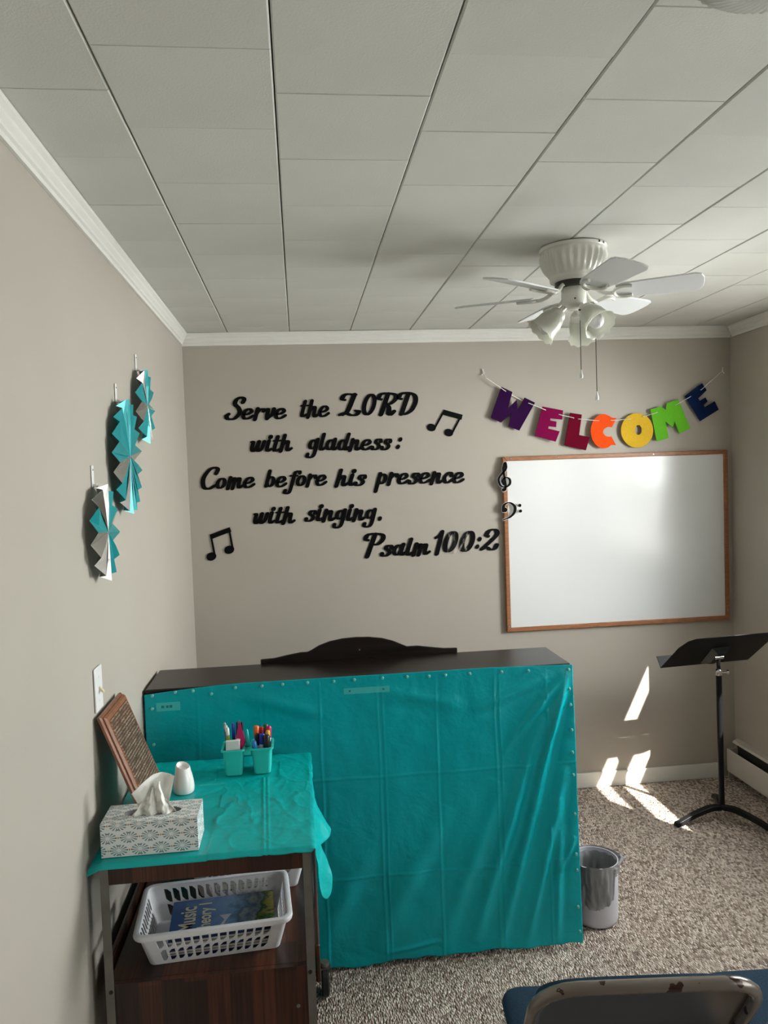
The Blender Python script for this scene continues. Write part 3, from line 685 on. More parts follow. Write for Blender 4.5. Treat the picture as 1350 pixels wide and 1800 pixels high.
for k in range(6):
    A = R(34+60*k); ca, sa = math.cos(A), math.sin(A)
    def L2W(p, ca=ca, sa=sa): return (FX+p[0]*ca-p[1]*sa, FY+p[0]*sa+p[1]*ca, p[2])
    pit = R(-14); ZB = 2.292
    def pt(r, s, h=0.0): return L2W((r, s*math.cos(pit)-h*math.sin(pit), ZB+s*math.sin(pit)+h*math.cos(pit)))
    out = [(0.135, -0.042), (0.16, -0.048), (0.28, -0.056), (0.375, -0.060), (0.393, -0.052), (0.402, -0.030), (0.404, 0.0), (0.402, 0.030), (0.393, 0.052), (0.375, 0.060), (0.28, 0.056), (0.16, 0.048), (0.135, 0.042)]
    n = len(out); vs = [pt(r, s, -0.0025) for r, s in out]+[pt(r, s, 0.0025) for r, s in out]
    g = G().add(vs, [tuple(range(n-1, -1, -1)), tuple(range(n, 2*n))]+[(i, (i+1) % n, n+(i+1) % n, n+i) for i in range(n)])
    bl = build(g, 'blade', M_blade, t, bevel=0.0012)
    g = G()
    arm = spline([L2W((0.045, 0, 2.322)), L2W((0.062, 0, 2.316)), L2W((0.080, 0, 2.298)), L2W((0.105, 0, 2.286)), pt(0.130, 0, -0.008)], 5)
    g.tube(arm, 0.0065, 8)
    hs_ = spline([pt(0.185, -0.032, -0.007), pt(0.160, -0.036, -0.007), pt(0.138, -0.026, -0.008), pt(0.128, 0, -0.008), pt(0.138, 0.026, -0.008), pt(0.160, 0.036, -0.007), pt(0.185, 0.032, -0.007)], 5)
    g.tube(hs_, 0.0055, 8)
    build(g, 'blade_iron', M_fanwhite, t, smooth=60)
# light kit: three arms with ruffled tulip shades
def ruffle(r, z, a):
    w = max(0, (z-0.055)/0.05)
    return (r*(1+0.035*w*math.cos(11*a)), z+0.0026*w*math.cos(11*a))
for k, A in enumerate((174, 294, 54)):
    A = R(A); d = Vector((math.cos(A)*0.72, math.sin(A)*0.72, -0.70)).normalized()
    b0 = Vector((FX+0.028*math.cos(A), FY+0.028*math.sin(A), 2.256)); b1 = b0+d*0.030
    am = build(G().tube([b0, b1], 0.010, 12), 'lamp_arm', M_fanwhite, t, smooth=40)
    fit = build(G().lathe([(0, -0.004), (0.022, -0.004), (0.028, 0.004), (0.029, 0.014), (0.026, 0.014), (0.02, 0.002), (0, 0.002)], 32, b1, d), 'lamp_fitter', M_fanwhite, t, smooth=40)
    build(G().lathe([(0.003, 0), (0.003, 0.006), (0, 0.006)], 8, b1+d*0.009+Vector((math.sin(A), -math.cos(A), 0))*0.028, Vector((math.sin(A), -math.cos(A), 0))), 'thumb_screw', M_darkmetal, fit)
    pp = [(0.025, 0.004), (0.028, 0.012), (0.036, 0.026), (0.041, 0.042), (0.0425, 0.058), (0.044, 0.072), (0.049, 0.085), (0.055, 0.093)]
    sh = build(G().lathe(pp+[(r-0.002, z) for r, z in reversed(pp)], 72, b1, d, fn=ruffle, close=True), 'lamp_shade', M_shade, t, smooth=60)
    build(G().lathe([(0, 0.006), (0.012, 0.008), (0.013, 0.03), (0.020, 0.045), (0.0255, 0.062), (0.024, 0.076), (0.016, 0.087), (0, 0.091)], 28, b1, d), 'bulb', M_bulb, t, smooth=60)
for (x, y, z0, z1) in ((FX+0.012, FY-0.02, 2.244, 2.040), (FX+0.068, FY-0.012, 2.262, 1.968)):
    pts = [(x, y, z0-i*(z0-z1)/40) for i in range(41)] if x < FX+0.05 else [(FX+0.040, y, z0), (x-0.006, y, z0+0.003)]+[(x, y, z0-0.006-i*(z0-z1-0.006)/40) for i in range(41)]
    ch = build(G().tube(pts, 0.0013, 6), 'pull_chain', M_darkmetal, t)
    build(G().lathe([(0, 0.030), (0.002, 0.028), (0.0035, 0.018), (0.0062, 0.008), (0.005, 0.001), (0, 0)], 16, (x, y, z1-0.028)), 'chain_pull', M_white, ch, smooth=50)

# ------------------------------------------------------------------ flush ceiling light, ribbed glass bowl
cx, cy = 1.250, 1.018
t = thing('ceiling_light', (cx, cy, H-0.07), 'round flush ceiling light with ribbed glass bowl at top right', 'ceiling light')
build(G().lathe([(0, H-0.0005), (0.125, H-0.0005), (0.128, H-0.008), (0.120, H-0.016), (0, H-0.016)], 64, (cx, cy, 0)), 'mounting_pan', M_fanwhite, t, smooth=40)
def ribs(r, z, a): return r*(1+0.020*math.cos(60*a))
pp = [(0.137, H-0.018), (0.141, H-0.026), (0.136, H-0.040), (0.118, H-0.054), (0.085, H-0.064), (0.045, H-0.068), (0.008, H-0.070)]
build(G().lathe(pp+[(max(r-0.004, 0.008), z+0.003) for r, z in reversed(pp)], 288, (cx, cy, 0), fn=ribs, close=True), 'glass_bowl', M_cutglass, t, smooth=60)
build(G().lathe([(0.0075, H-0.066), (0.012, H-0.071), (0.012, H-0.076), (0.006, H-0.082), (0.008, H-0.090), (0, H-0.095)], 20, (cx, cy, 0)), 'finial', M_chrome, t, smooth=50)
for a in (40, 220):
    build(G().lathe([(0, 0), (0.012, 0.004), (0.028, 0.03), (0.026, 0.05), (0, 0.062)], 24, (cx+0.035*math.cos(R(a)), cy+0.035*math.sin(R(a)), H-0.040), (math.cos(R(a)), math.sin(R(a)), 0)), 'bulb', M_bulb, t, smooth=60)

# ------------------------------------------------------------------ upright piano, its back to the viewer
PX0, PX1, PY = 0.018, 1.472, 2.632
ZT = 1.024
t = thing('upright_piano', (0.745, 2.95, 0.0), 'dark upright piano with its back to the viewer, draped in teal plastic', 'piano')
build(G().box(PX0+0.03, PX1-0.03, PY, PY+0.025, 0.08, ZT-0.03), 'back_frame', M_piano, t, bevel=0.003)
for x0, x1 in ((PX0+0.005, PX0+0.03), (PX1-0.03, PX1-0.005)):
    build(G().box(x0, x1, PY+0.002, 2.90, 0.03, ZT-0.026), 'side_panel', M_piano, t, bevel=0.004)
    build(G().box(x0, x1, 2.9005, 3.17, 0.58, 0.74), 'key_cheek', M_piano, t, bevel=0.01)
build(G().box(PX0+0.031, PX1-0.031, 2.865, 2.888, 0.10, ZT-0.03), 'front_panel', M_piano, t)
build(G().box(PX0+0.031, PX1-0.031, 2.9005, 3.17, 0.58, 0.63), 'key_bed', M_piano, t)
g = G(); wk = (PX1-PX0-0.08)/52
for i in range(52): g.box(PX0+0.04+i*wk+0.0006, PX0+0.04+(i+1)*wk-0.0006, 2.985, 3.13, 0.6305, 0.652)
o = build(g, 'white_keys', M_ivory, t); o['kind'] = 'stuff'
g = G()
for i in range(51):
    if (i % 7) in (0, 2, 3, 5, 6): g.box(PX0+0.04+(i+1)*wk-0.005, PX0+0.04+(i+1)*wk+0.005, 2.985, 3.08, 0.6525, 0.664)
o = build(g, 'black_keys', M_black, t); o['kind'] = 'stuff'
build(G().box(PX0+0.031, PX1-0.031, 2.9005, 2.98, 0.6305, 0.70), 'fallboard', M_piano, t, bevel=0.004)
for x in (PX0+0.03, PX1-0.09): build(G().box(x, x+0.06, 3.09, 3.15, 0.001, 0.5795), 'leg', M_piano, t, bevel=0.008)
build(G().box(PX0+0.005, PX1-0.005, PY+0.03, 2.86, 0.001, 0.0295), 'bottom_rail', M_piano, t)
build(G().box(PX0-0.008, PX1+0.008, PY-0.010, 2.895, ZT-0.0255, ZT), 'lid', M_piano, t, bevel=0.004)
prof = [(0.379, -0.06), (1.130, -0.06), (1.130, 0.010), (1.075, 0.012), (1.02, 0.020), (0.975, 0.027), (0.935, 0.027), (0.915, 0.036), (0.88, 0.052), (0.84, 0.064), (0.79, 0.071), (0.74, 0.073), (0.69, 0.071), (0.64, 0.063), (0.60, 0.050), (0.570, 0.034), (0.555, 0.028), (0.53, 0.028), (0.48, 0.021), (0.43, 0.012), (0.379, 0.010)]
g = G().prism(prof, (0, 2.915, 1.028), (1, 0, 0), (0, 0.10, 0.995), 0.018)
build(g, 'music_desk', M_piano, t, bevel=0.003)
build(G().lathe([(0.003, 0), (0.003, 0.0015), (0, 0.0018)], 10, (0.752, 2.8985, 1.055), (0, -1, 0.1)), 'desk_screw', M_steel, t)
build(G().tube([(PX1+0.008, 2.70, 0.985), (PX1+0.018, 2.70, 0.985)], 0.012, 14), 'side_knob', M_piano, t)
# teal cover hung over the piano back
def gauss(d, s): return math.exp(-(d/s)**2)
def segd(x, z, a, b):
    ax, az, bx, bz = *a, *b; dx, dz = bx-ax, bz-az; L = math.hypot(dx, dz)
    u = ((x-ax)*dx+(z-az)*dz)/(L*L); d = ((x-ax)*dz-(z-az)*dx)/L
    w = max(0, min(1, 1.0-abs(u-0.5)*2))**0.5 if 0 < u < 1 else 0
    return d, w
FOLDS = [((1.10, 0.05), (1.38, 0.90), 0.020, 0.012), ((1.19, 0.02), (1.46, 1.0), 0.016, 0.011), ((1.29, 0.02), (1.45, 0.66), 0.014, 0.009), ((0.98, 0.05), (1.22, 0.62), 0.024, 0.008),
         ((0.74, 0.06), (1.02, 0.55), 0.028, 0.006), ((1.12, 0.88), (1.46, 1.01), 0.012, 0.006), ((1.22, 0.72), (1.47, 1.01), 0.013, 0.008), ((1.34, 0.60), (1.47, 1.0), 0.011, 0.008), ((0.55, 0.06), (0.75, 0.45), 0.03, 0.005),
         ((0.80, 0.98), (1.10, 0.90), 0.02, 0.004), ((0.30, 1.0), (0.62, 0.9), 0.02, 0.004), ((1.42, 0.28), (1.48, 0.40), 0.008, 0.008), ((0.78, 0.045), (0.98, 0.075), 0.006, 0.006), ((1.40, 0.02), (1.43, 0.55), 0.012, 0.007)]
CRX = [0.18, 0.385, 0.588, 0.786, 0.991, 1.198, 1.387]; CRZ = [0.672, 0.323]
def cloth_fn(u, v):
    top = 1.030-0.020*(1-min(1, u/0.22))**1.5-0.008*max(0, (u-0.8)/0.2)
    bot = 0.014+0.010*noise.noise(Vector((u*9, 0.3, 0)))+0.008*noise.noise(Vector((u*30, 1.3, 0)))
    z = top+(bot-top)*v
    x = PX0-0.010+(PX1+0.012-PX0+0.010)*u+0.014*u*v
    d = 0.0
    for i, cx_ in enumerate(CRX):
        xx = cx_+0.006*noise.noise(Vector((z*4, cx_*7, 0)))
        d += (0.0022*gauss(x-xx, 0.0030)-0.0010*gauss(x-xx-0.010, 0.006)+0.0018*gauss(x-xx-0.018, 0.0028)*(i % 2))*(0.35 if cx_ < 0.5 else 1.0)*(0.6+0.6*noise.noise(Vector((z*5, cx_*3, 6)))+0.2)
    for cz_ in CRZ: d += 0.0020*gauss(z-cz_-0.004*noise.noise(Vector((x*4, cz_*9, 2))), 0.0035)
    for a, b, s_, am in FOLDS:
        dd, w = segd(x, z, a, b); s_ = s_*1.25; am = am*1.6; d += am*w*(gauss(dd, s_)-0.4*gauss(dd-1.7*s_, s_))
    d += 0.004*noise.noise(Vector((x*5, z*4, 4)))+0.0022*noise.noise(Vector((x*16, z*11, 1)))
    d = d*min(1, v*9+0.05)
    d += 0.010*v**2*(0.5+0.5*noise.noise(Vector((x*6, 9, 2))))
    y = PY-0.0185-max(d, -0.0030)
    if v < 0.004: y += 0
    return (x, y, z)
tag(build(G().grid(cloth_fn, 440, 260), 'plastic_cover', M_cloth, smooth=180, solid=0.0004), 'teal plastic cover pinned over the back of the piano', 'cover')
PINS = [(0.035, 1.006), (0.11, 1.013), (0.168, 1.014), (0.228, 1.000), (0.308, 1.016), (0.397, 1.016), (0.466, 1.017), (0.551, 1.017), (0.64, 1.016), (0.71, 1.017), (0.807, 1.017), (0.893, 1.016), (0.969, 1.013), (1.027, 1.013), (1.113, 1.013), (1.226, 1.012), (1.323, 1.010), (1.468, 1.006), (1.470, 0.936), (1.472, 0.879), (1.474, 0.789), (1.474, 0.709), (1.477, 0.626), (0.033, 0.963), (0.032, 0.841), (1.479, 0.484), (1.48, 0.338), (1.482, 0.28), (1.482, 0.146), (1.486, 0.055)]
M_pin = mat('clear_teal_pin', (0.16, 0.55, 0.52), 0.2, spec=0.7)
pin0 = None
for i, (x, z) in enumerate(PINS):
    u = (x-PX0+0.010)/(PX1-PX0+0.022); v = (1.03-z)/1.016; y = cloth_fn(min(u, 1), max(0, v))[1]
    NW = ['first', 'second', 'third', 'fourth', 'fifth', 'sixth', 'seventh', 'eighth', 'ninth', 'tenth', 'eleventh', 'twelfth', 'thirteenth', 'fourteenth', 'fifteenth', 'sixteenth', 'seventeenth', 'eighteenth']
    side = 'along the top edge' if i < 18 else ('down the left edge' if i in (23, 24) else 'down the right edge')
    if i < 18: lab = f'clear push pin, {NW[i]} from the left along the top edge of the teal piano cover'
    elif i in (23, 24): lab = f'clear push pin, {["upper", "lower"][i-23]} of two down the left edge of the teal piano cover'
    else: lab = f'clear push pin, {NW[i-18 if i < 23 else i-20]} from the top down the right edge of the teal piano cover'
    if pin0 is None:
        pin0 = build(G().lathe([(0.0052, 0), (0.0055, 0.002), (0.003, 0.004), (0.0035, 0.007), (0.0045, 0.008), (0, 0.009)], 12, (0, 0, 0), (0, -1, 0)), 'push_pin', M_pin, smooth=50); p_ = pin0
        base = pin0.location.copy()
    else: p_ = pin0.copy(); C.objects.link(p_)
    p_.location = base+Vector((x, y+0.0005, z)); tag(p_, lab, 'push pin', 'push pins '+side+' of the piano cover')

# pale patches showing at the film: a name label at the corner and a paper strip below the music desk
M_patch = mat('pale_teal_patch', (0.06, 0.50, 0.50), 0.45, spec=0.3); M_patchdark = mat('patch_print', (0.01, 0.20, 0.21), 0.5)
for x0, x1, z0, z1, lab, marks in ((0.046, 0.124, 0.952, 0.981, 'small pale label at the upper left corner of the teal piano cover', [(0.062, 0.072), (0.078, 0.086), (0.089, 0.098)]), (0.672, 0.830, 0.968, 0.989, 'pale strip on the teal piano cover below the music desk', [(0.689, 0.696), (0.805, 0.812)])):
    n_ = 24
    def on_cover(x, z, d): return (x, cloth_fn((x-PX0+0.010)/(PX1-PX0+0.022), (1.030-z)/1.016)[1]-d, z)
    t = thing('cover_patch', (x0, PY-0.02, z0), lab, 'label')
    build(G().grid(lambda u, v: on_cover(x0+(x1-x0)*u, z0+(z1-z0)*v, 0.0007), n_, 6), 'paper', M_patch, t, smooth=180)
    for a0, a1 in marks: build(G().grid(lambda u, v: on_cover(a0+(a1-a0)*u, z0+(z1-z0)*(0.36+0.3*v), 0.0010), 4, 3), 'print_mark', M_patchdark, t, smooth=180)

# ------------------------------------------------------------------ rolling cart
CX0, CX1, CY0, CY1, CZ = 0.034, 0.540, 1.880, 2.525, 0.800
t = thing('rolling_cart', ((CX0+CX1)/2, (CY0+CY1)/2, 0.0), 'dark wood-laminate rolling cart with grey steel corner legs', 'cart')
for x, y, sx, sy in ((CX0, CY0, 1, 1), (CX1, CY0, -1, 1), (CX0, CY1, 1, -1), (CX1, CY1, -1, -1)):
    w, th = 0.020, 0.003
    poly = [(0, 0), (w, 0), (w, th), (th, th), (th, 0.030), (0, 0.030)]
    poly = [(x+sx*a, y+sy*b) for a, b in poly]
    lg = build(G().prism(poly, (0, 0, 0.115), (1, 0, 0), (0, 1, 0), CZ-0.115-0.001), 'leg', M_steel, t)
    for zz in (0.484, 0.17): build(G().lathe([(0.005, 0), (0.0045, 0.002), (0, 0.003)], 12, (x+sx*0.0125, y, zz), (0, -sy, 0)), 'leg_bolt', M_darkmetal, lg)
    cxx, cyy = (x+0.030 if sx < 0 else x+0.022), y+sy*0.03
    cs = build(G().lathe([(0.014, 0.113), (0.014, 0.100), (0.006, 0.096), (0.006, 0.085)], 14, (cxx, cyy, 0)).box(cxx-0.02, cxx-0.017, cyy-0.012, cyy+0.012, 0.045, 0.098).box(cxx+0.017, cxx+0.02, cyy-0.012, cyy+0.012, 0.045, 0.098).box(cxx-0.02, cxx+0.02, cyy-0.012, cyy+0.012, 0.090, 0.096), 'caster_fork', M_steel, t)
    build(G().lathe([(0.0, -0.013), (0.040, -0.013), (0.0465, -0.008), (0.0465, 0.008), (0.040, 0.013), (0, 0.013)], 28, (cxx, cyy, 0.0475), (1, 0, 0)), 'caster_wheel', M_rubber, cs, smooth=40)
xi0, xi1, yi0, yi1 = CX0+0.0035, CX1-0.0035, CY0+0.0035, CY1-0.0035
build(G().box(xi0, xi1, yi0+0.016, yi1, CZ-0.020, CZ-0.001), 'top_board', M_cartwood, t, boxuv=True)
build(G().box(xi0, xi1, yi0, yi0+0.0155, CZ-0.052, CZ-0.001), 'front_apron', M_cartwood, t, boxuv=True)
build(G().box(xi0+0.0035, xi1-0.0035, yi0+0.016, yi1, 0.484, 0.500), 'shelf', M_cartwood, t, boxuv=True)
fp = build(G().box(xi0, xi1, yi0, yi0+0.0155, 0.150, 0.4995), 'front_panel', M_cartwood, t, boxuv=True)
build(G().lathe([(0.005, 0), (0.005, 0.001), (0, 0.0015)], 12, (0.495, yi0, 0.398), (0, -1, 0)), 'panel_cap', M_steel, fp)
build(G().box(xi0, xi1, yi1-0.0155, yi1, 0.150, 0.4835), 'back_panel', M_cartwood, t, boxuv=True)
build(G().box(xi0+0.0035, xi1-0.0035, yi0+0.016, yi1-0.016, 0.150, 0.166), 'bottom_board', M_cartwood, t, boxuv=True)
for x in (CX0-0.014, CX1+0.001): build(G().box(x, x+0.013, CY0+0.05, CY1-0.05, 0.42, 0.52), 'side_rail', M_cartwood, t, boxuv=True, bevel=0.004)

# teal cover on the cart, draped over its right side
def cart_cloth(u, v):
    y = CY0-0.012+(CY1+0.006-CY0+0.012)*v
    wob = noise.noise(Vector((u*3, v*4, 5)))
    L0 = CX0-0.026; WID = CX1+0.006-L0
    # overhang length beyond the right edge varies along the side
    hang = 0.012+0.075*gauss(v-0.36, 0.24)+0.128*gauss(v-0.045, 0.075)
    tot = WID+hang; s_ = u**0.85*tot if False else u*tot
    z = CZ+0.0035+0.0012*wob
    x = L0+min(s_, WID)
    if s_ > WID:
        e = s_-WID; fl = 0.62*gauss(v-0.36, 0.16)+0.06+0.34*gauss(v-0.11, 0.065)
        x = L0+WID+min(e, 0.004)+max(0, e-0.004)*fl*0.8; z -= max(0, e-0.003)*math.sqrt(max(0.0, 1-(fl*0.8)**2))
        x += 0.003*noise.noise(Vector((v*20, e*30, 2)))+0.003
        if v < 0.1: y = y+0.010*(e/0.14)*(0.5-v*5)
    # creases
    if s_ < WID:
        z += 0.0022*gauss(x-0.412+0.03*(v-0.5), 0.0035)+0.0016*gauss(x-0.424+0.03*(v-0.5), 0.003)
        for fq, am, sd in ((9, 0.0050, 1), (17, 0.0030, 5)):      # crinkles: sharp ridges where the noise crosses zero
            rn = 1-abs(noise.noise(Vector((x*fq*1.3+y*fq*0.5, y*fq*0.8-x*fq*0.4, sd))))*2.6
            z += am*max(0, rn-0.55)*(0.6+0.8*noise.noise(Vector((x*5, y*5, sd+9))))
        z += 0.0016*(1+noise.noise(Vector((x*28, y*20, 7))))
        if x < 0.29 and y < 2.32: z = min(z, CZ+0.0036)
        if 0.26 < x < 0.45 and 2.34 < y < 2.47: z = min(z, CZ+0.0036)
    # front lip
    if v < 0.02 and s_ < WID: z -= 0.010*(1-v/0.02)
    if s_ < 0.03: z -= 0.012*(1-s_/0.03)*(1-v)
    return (x, y, z)
tag(build(G().grid(cart_cloth, 240, 200), 'plastic_tablecloth', M_cloth_lit, smooth=180, solid=0.0005), 'teal plastic tablecloth covering the cart top', 'tablecloth')
ZS = CZ+0.0055

# ------------------------------------------------------------------ tissue box
def tissue_print():
    mt = bpy.data.materials.new('tissue_box_print'); mt.use_nodes = True; n = mt.node_tree; b = bsdf(mt); b.inputs['Roughness'].default_value = 0.4
    def math_(op, a, b_=None, c=None):
        q = n.nodes.new('ShaderNodeMath'); q.operation = op
        for i, x in enumerate((a, b_, c)):
            if x is None: continue
            if isinstance(x, (int, float)): q.inputs[i].default_value = x
            else: n.links.new(x, q.inputs[i])
        return q.outputs[0]
    tc = n.nodes.new('ShaderNodeTexCoord'); sx = n.nodes.new('ShaderNodeSeparateXYZ'); n.links.new(tc.outputs['UV'], sx.inputs[0])
    PXp, PZp = 0.0505, 0.0310
    row = math_('FLOOR', math_('DIVIDE', sx.outputs[1], PZp))
    v = math_('SUBTRACT', math_('FRACT', math_('DIVIDE', sx.outputs[1], PZp)), 0.5)
    sh = math_('MULTIPLY', math_('MODULO', math_('ADD', row, 100), 2), 0.5)
    u = math_('SUBTRACT', math_('FRACT', math_('ADD', math_('DIVIDE', sx.outputs[0], PXp), sh)), 0.5)
    uu = math_('MULTIPLY', u, PXp/0.024); vv = math_('MULTIPLY', v, PZp/0.0185)   # unit radius ellipse
    r = math_('SQRT', math_('ADD', math_('MULTIPLY', uu, uu), math_('MULTIPLY', vv, vv)))
    th = math_('ARCTAN2', vv, uu)
    pet = math_('COSINE', math_('MULTIPLY', th, 14))
    wdt = math_('MULTIPLY', math_('SUBTRACT', 0.9, r), 1.0)
    inner = math_('GREATER_THAN', r, 0.22); outer = math_('LESS_THAN', r, math_('ADD', 0.74, math_('MULTIPLY', math_('ABSOLUTE', math_('COSINE', th)), 0.14)))
    pm = math_('MULTIPLY', math_('MULTIPLY', inner, outer), math_('GREATER_THAN', pet, math_('SUBTRACT', 0.75, math_('MULTIPLY', r, 1.0))))
    # dots: black at left/right of each flower, diamonds between flowers
    du = math_('SUBTRACT', math_('ABSOLUTE', uu), 0.86)
    dot = math_('LESS_THAN', math_('ADD', math_('MULTIPLY', du, du), math_('MULTIPLY', vv, vv)), 0.0032)
    dv = math_('SUBTRACT', math_('ABSOLUTE', vv), 0.60)
    dot2 = math_('LESS_THAN', math_('ADD', math_('MULTIPLY', dv, dv), math_('MULTIPLY', uu, uu)), 0.0050)
    dots = math_('MAXIMUM', dot, dot2)
    dia = math_('LESS_THAN', math_('ADD', math_('MULTIPLY', math_('SUBTRACT', 0.5, math_('ABSOLUTE', u)), PXp/0.0026), math_('MULTIPLY', math_('ABSOLUTE', v), PZp/0.0030)), 1.0)
    def mixc(f, a, c):
        q = n.nodes.new('ShaderNodeMix'); q.data_type = 'RGBA'; n.links.new(f, q.inputs[0])
        if isinstance(a, tuple): q.inputs[6].default_value = a
        else: n.links.new(a, q.inputs[6])
        q.inputs[7].default_value = c; return q.outputs[2]
    c = mixc(pm, (0.80, 0.82, 0.82, 1), (0.17, 0.27, 0.28, 1)); c = mixc(dots, c, (0.01, 0.02, 0.02, 1)); c = mixc(dia, c, (0.62, 0.27, 0.07, 1))
    n.links.new(c, b.inputs['Base Color']); return mt
M_tbox = tissue_print()
bx0, bx1, by0, by1, bh = 0.034, 0.266, 1.905, 2.017, 0.083
t = thing('tissue_box', ((bx0+bx1)/2, (by0+by1)/2, ZS), 'patterned tissue box with teal leaf print on the cart', 'tissue box')
cx, cy = (bx0+bx1)/2, (by0+by1)/2; zt = ZS+bh
g = G(); g.box(bx0, bx1, by0, by1, ZS, zt); g.f.pop(1); g.m.pop(1)      # open top, closed below by a ring with an oval slot
n = 40; ring = []; ovl = []
for i in range(n):
    a = 2*PI*(i+0.5)/n; ca, sa = math.cos(a), math.sin(a); k = min((bx1-bx0)/2/max(abs(ca), 1e-6), (by1-by0)/2/max(abs(sa), 1e-6))
    ring.append((cx+ca*k, cy+sa*k, zt)); ovl.append((cx+0.070*ca, cy+0.026*sa, zt))
g.add(ring+ovl, [(i, (i+1) % n, n+(i+1) % n, n+i) for i in range(n)])
for (sx_, sy_) in ((1, 1), (-1, 1), (-1, -1), (1, -1)):
    cr = (cx+sx_*(bx1-bx0)/2, cy+sy_*(by1-by0)/2, zt)
    aq = math.atan2(sy_*(by1-by0)/2, sx_*(bx1-bx0)/2) % (2*PI); i = int(aq/(2*PI)*n-0.5) % n
    g.add([ring[i], cr, ring[(i+1) % n]], [(0, 1, 2)])
g.uv = lambda c, nn: (c.x, c.z) if abs(nn.y) > 0.7 else ((c.y, c.z) if abs(nn.x) > 0.7 else (c.x, c.y))
build(g, 'box', M_tbox, t)
g = G(); g.add(ovl+[(x, y, zt-0.012) for x, y, z in ovl], [(i, (i+1) % n, n+(i+1) % n, n+i) for i in range(n)]+[tuple(range(2*n-1, n-1, -1))])
build(g, 'slot_lining', mat('slot_film', (0.30, 0.29, 0.30), 0.3), t)
def tissue_back(u, v):
    a = (u-0.5)*2
    w = 0.030+0.020*v; x = cx+0.002+a*w+0.004*v
    top = 0.100-0.034*max(0, -a)**1.4-0.014*max(0, a-0.3)
    z = zt-0.006+v*top
    y = cy+0.010+0.018*math.sin(a*2.2+0.4)*(0.3+v)-0.018*v*v+0.004*noise.noise(Vector((a*3, v*4, 3)))
    return (x, y, z)
def tissue_front(u, v):
    a = (u-0.5)*2
    w = 0.056-0.026*v; x = cx+0.008+a*w+0.005*noise.noise(Vector((a*4, v*3, 8)))
    pk = 0.034+0.048*gauss(a-0.35, 0.22)+0.032*gauss(a+0.15, 0.25)+0.014*gauss(a+0.75, 0.2)
    z = zt-0.003+v*pk
    y = cy-0.016+0.014*v+0.010*math.sin(a*9+v*2)*(1-0.5*v)+0.007*noise.noise(Vector((a*7, v*5, 1)))
    return (x, y, z)
tissue_o = build(G().grid(tissue_back, 40, 30), 'tissue', M_tissue, t, smooth=180, solid=0.0004)
build(G().grid(tissue_front, 70, 30), 'tissue_fold', M_tissue, tissue_o, smooth=180, solid=0.0004)

# ------------------------------------------------------------------ white ceramic vase-like diffuser
pr = [(0, 0), (0.0275, 0), (0.0295, 0.003), (0.0305, 0.016), (0.0290, 0.032), (0.0255, 0.050), (0.0220, 0.066), (0.0200, 0.076), (0.0185, 0.078), (0.0160, 0.075), (0.0150, 0.066), (0, 0.064)]
tag(build(G().lathe(pr, 40, (0.177, 2.282, ZS), fn=lambda r, z, a: (r, z+(0.006*math.cos(a-2.4)*r/0.0165 if z > 0.064 else 0))), 'diffuser_vase', M_ceramic, smooth=50), 'small white ceramic tapered vase behind the tissue box', 'vase')

# ------------------------------------------------------------------ wooden plaque leaning on the wall
t = thing('wooden_plaque', (0.11, 2.12, ZS), 'brown wooden plaque with engraved face leaning on the left wall', 'plaque')
y0, y1 = 2.020, 2.258
bot = Vector((0.122, 0, ZS+0.0035)); top = Vector((0.010, 0, 1.116)); e = (top-bot).normalized(); nrm = Vector((e.z, 0, -e.x)); LN = (top-bot).length
M_plq = mat('plaque_walnut', (0.24, 0.085, 0.035), 0.35, var=0.3, vscale=20, stretch=(1, 8, 1), coat=0.2)
def pbox(a0, a1, s0, s1, h0, h1, ch):
    vs = []
    for h, c in ((h0, 0), (h1-ch, 0), (h1, ch)):
        for (yy, ss) in ((a0+c, s0+c), (a1-c, s0+c), (a1-c, s1-c), (a0+c, s1-c)):
            vs.append(Vector((0, yy, 0))+bot+e*ss+nrm*h)
    fs = [(0, 3, 2, 1), (8, 9, 10, 11)]
    for j in (0, 4): fs += [(j+i, j+(i+1) % 4, j+4+(i+1) % 4, j+4+i) for i in range(4)]
    return G().add(vs, fs)
build(pbox(y0, y1, 0, LN, 0.0, 0.010, 0.004), 'base_board', M_plq, t)
build(pbox(y0+0.007, y1-0.007, 0.007, LN-0.007, 0.010, 0.019, 0.005), 'moulded_edge', M_plq, t)
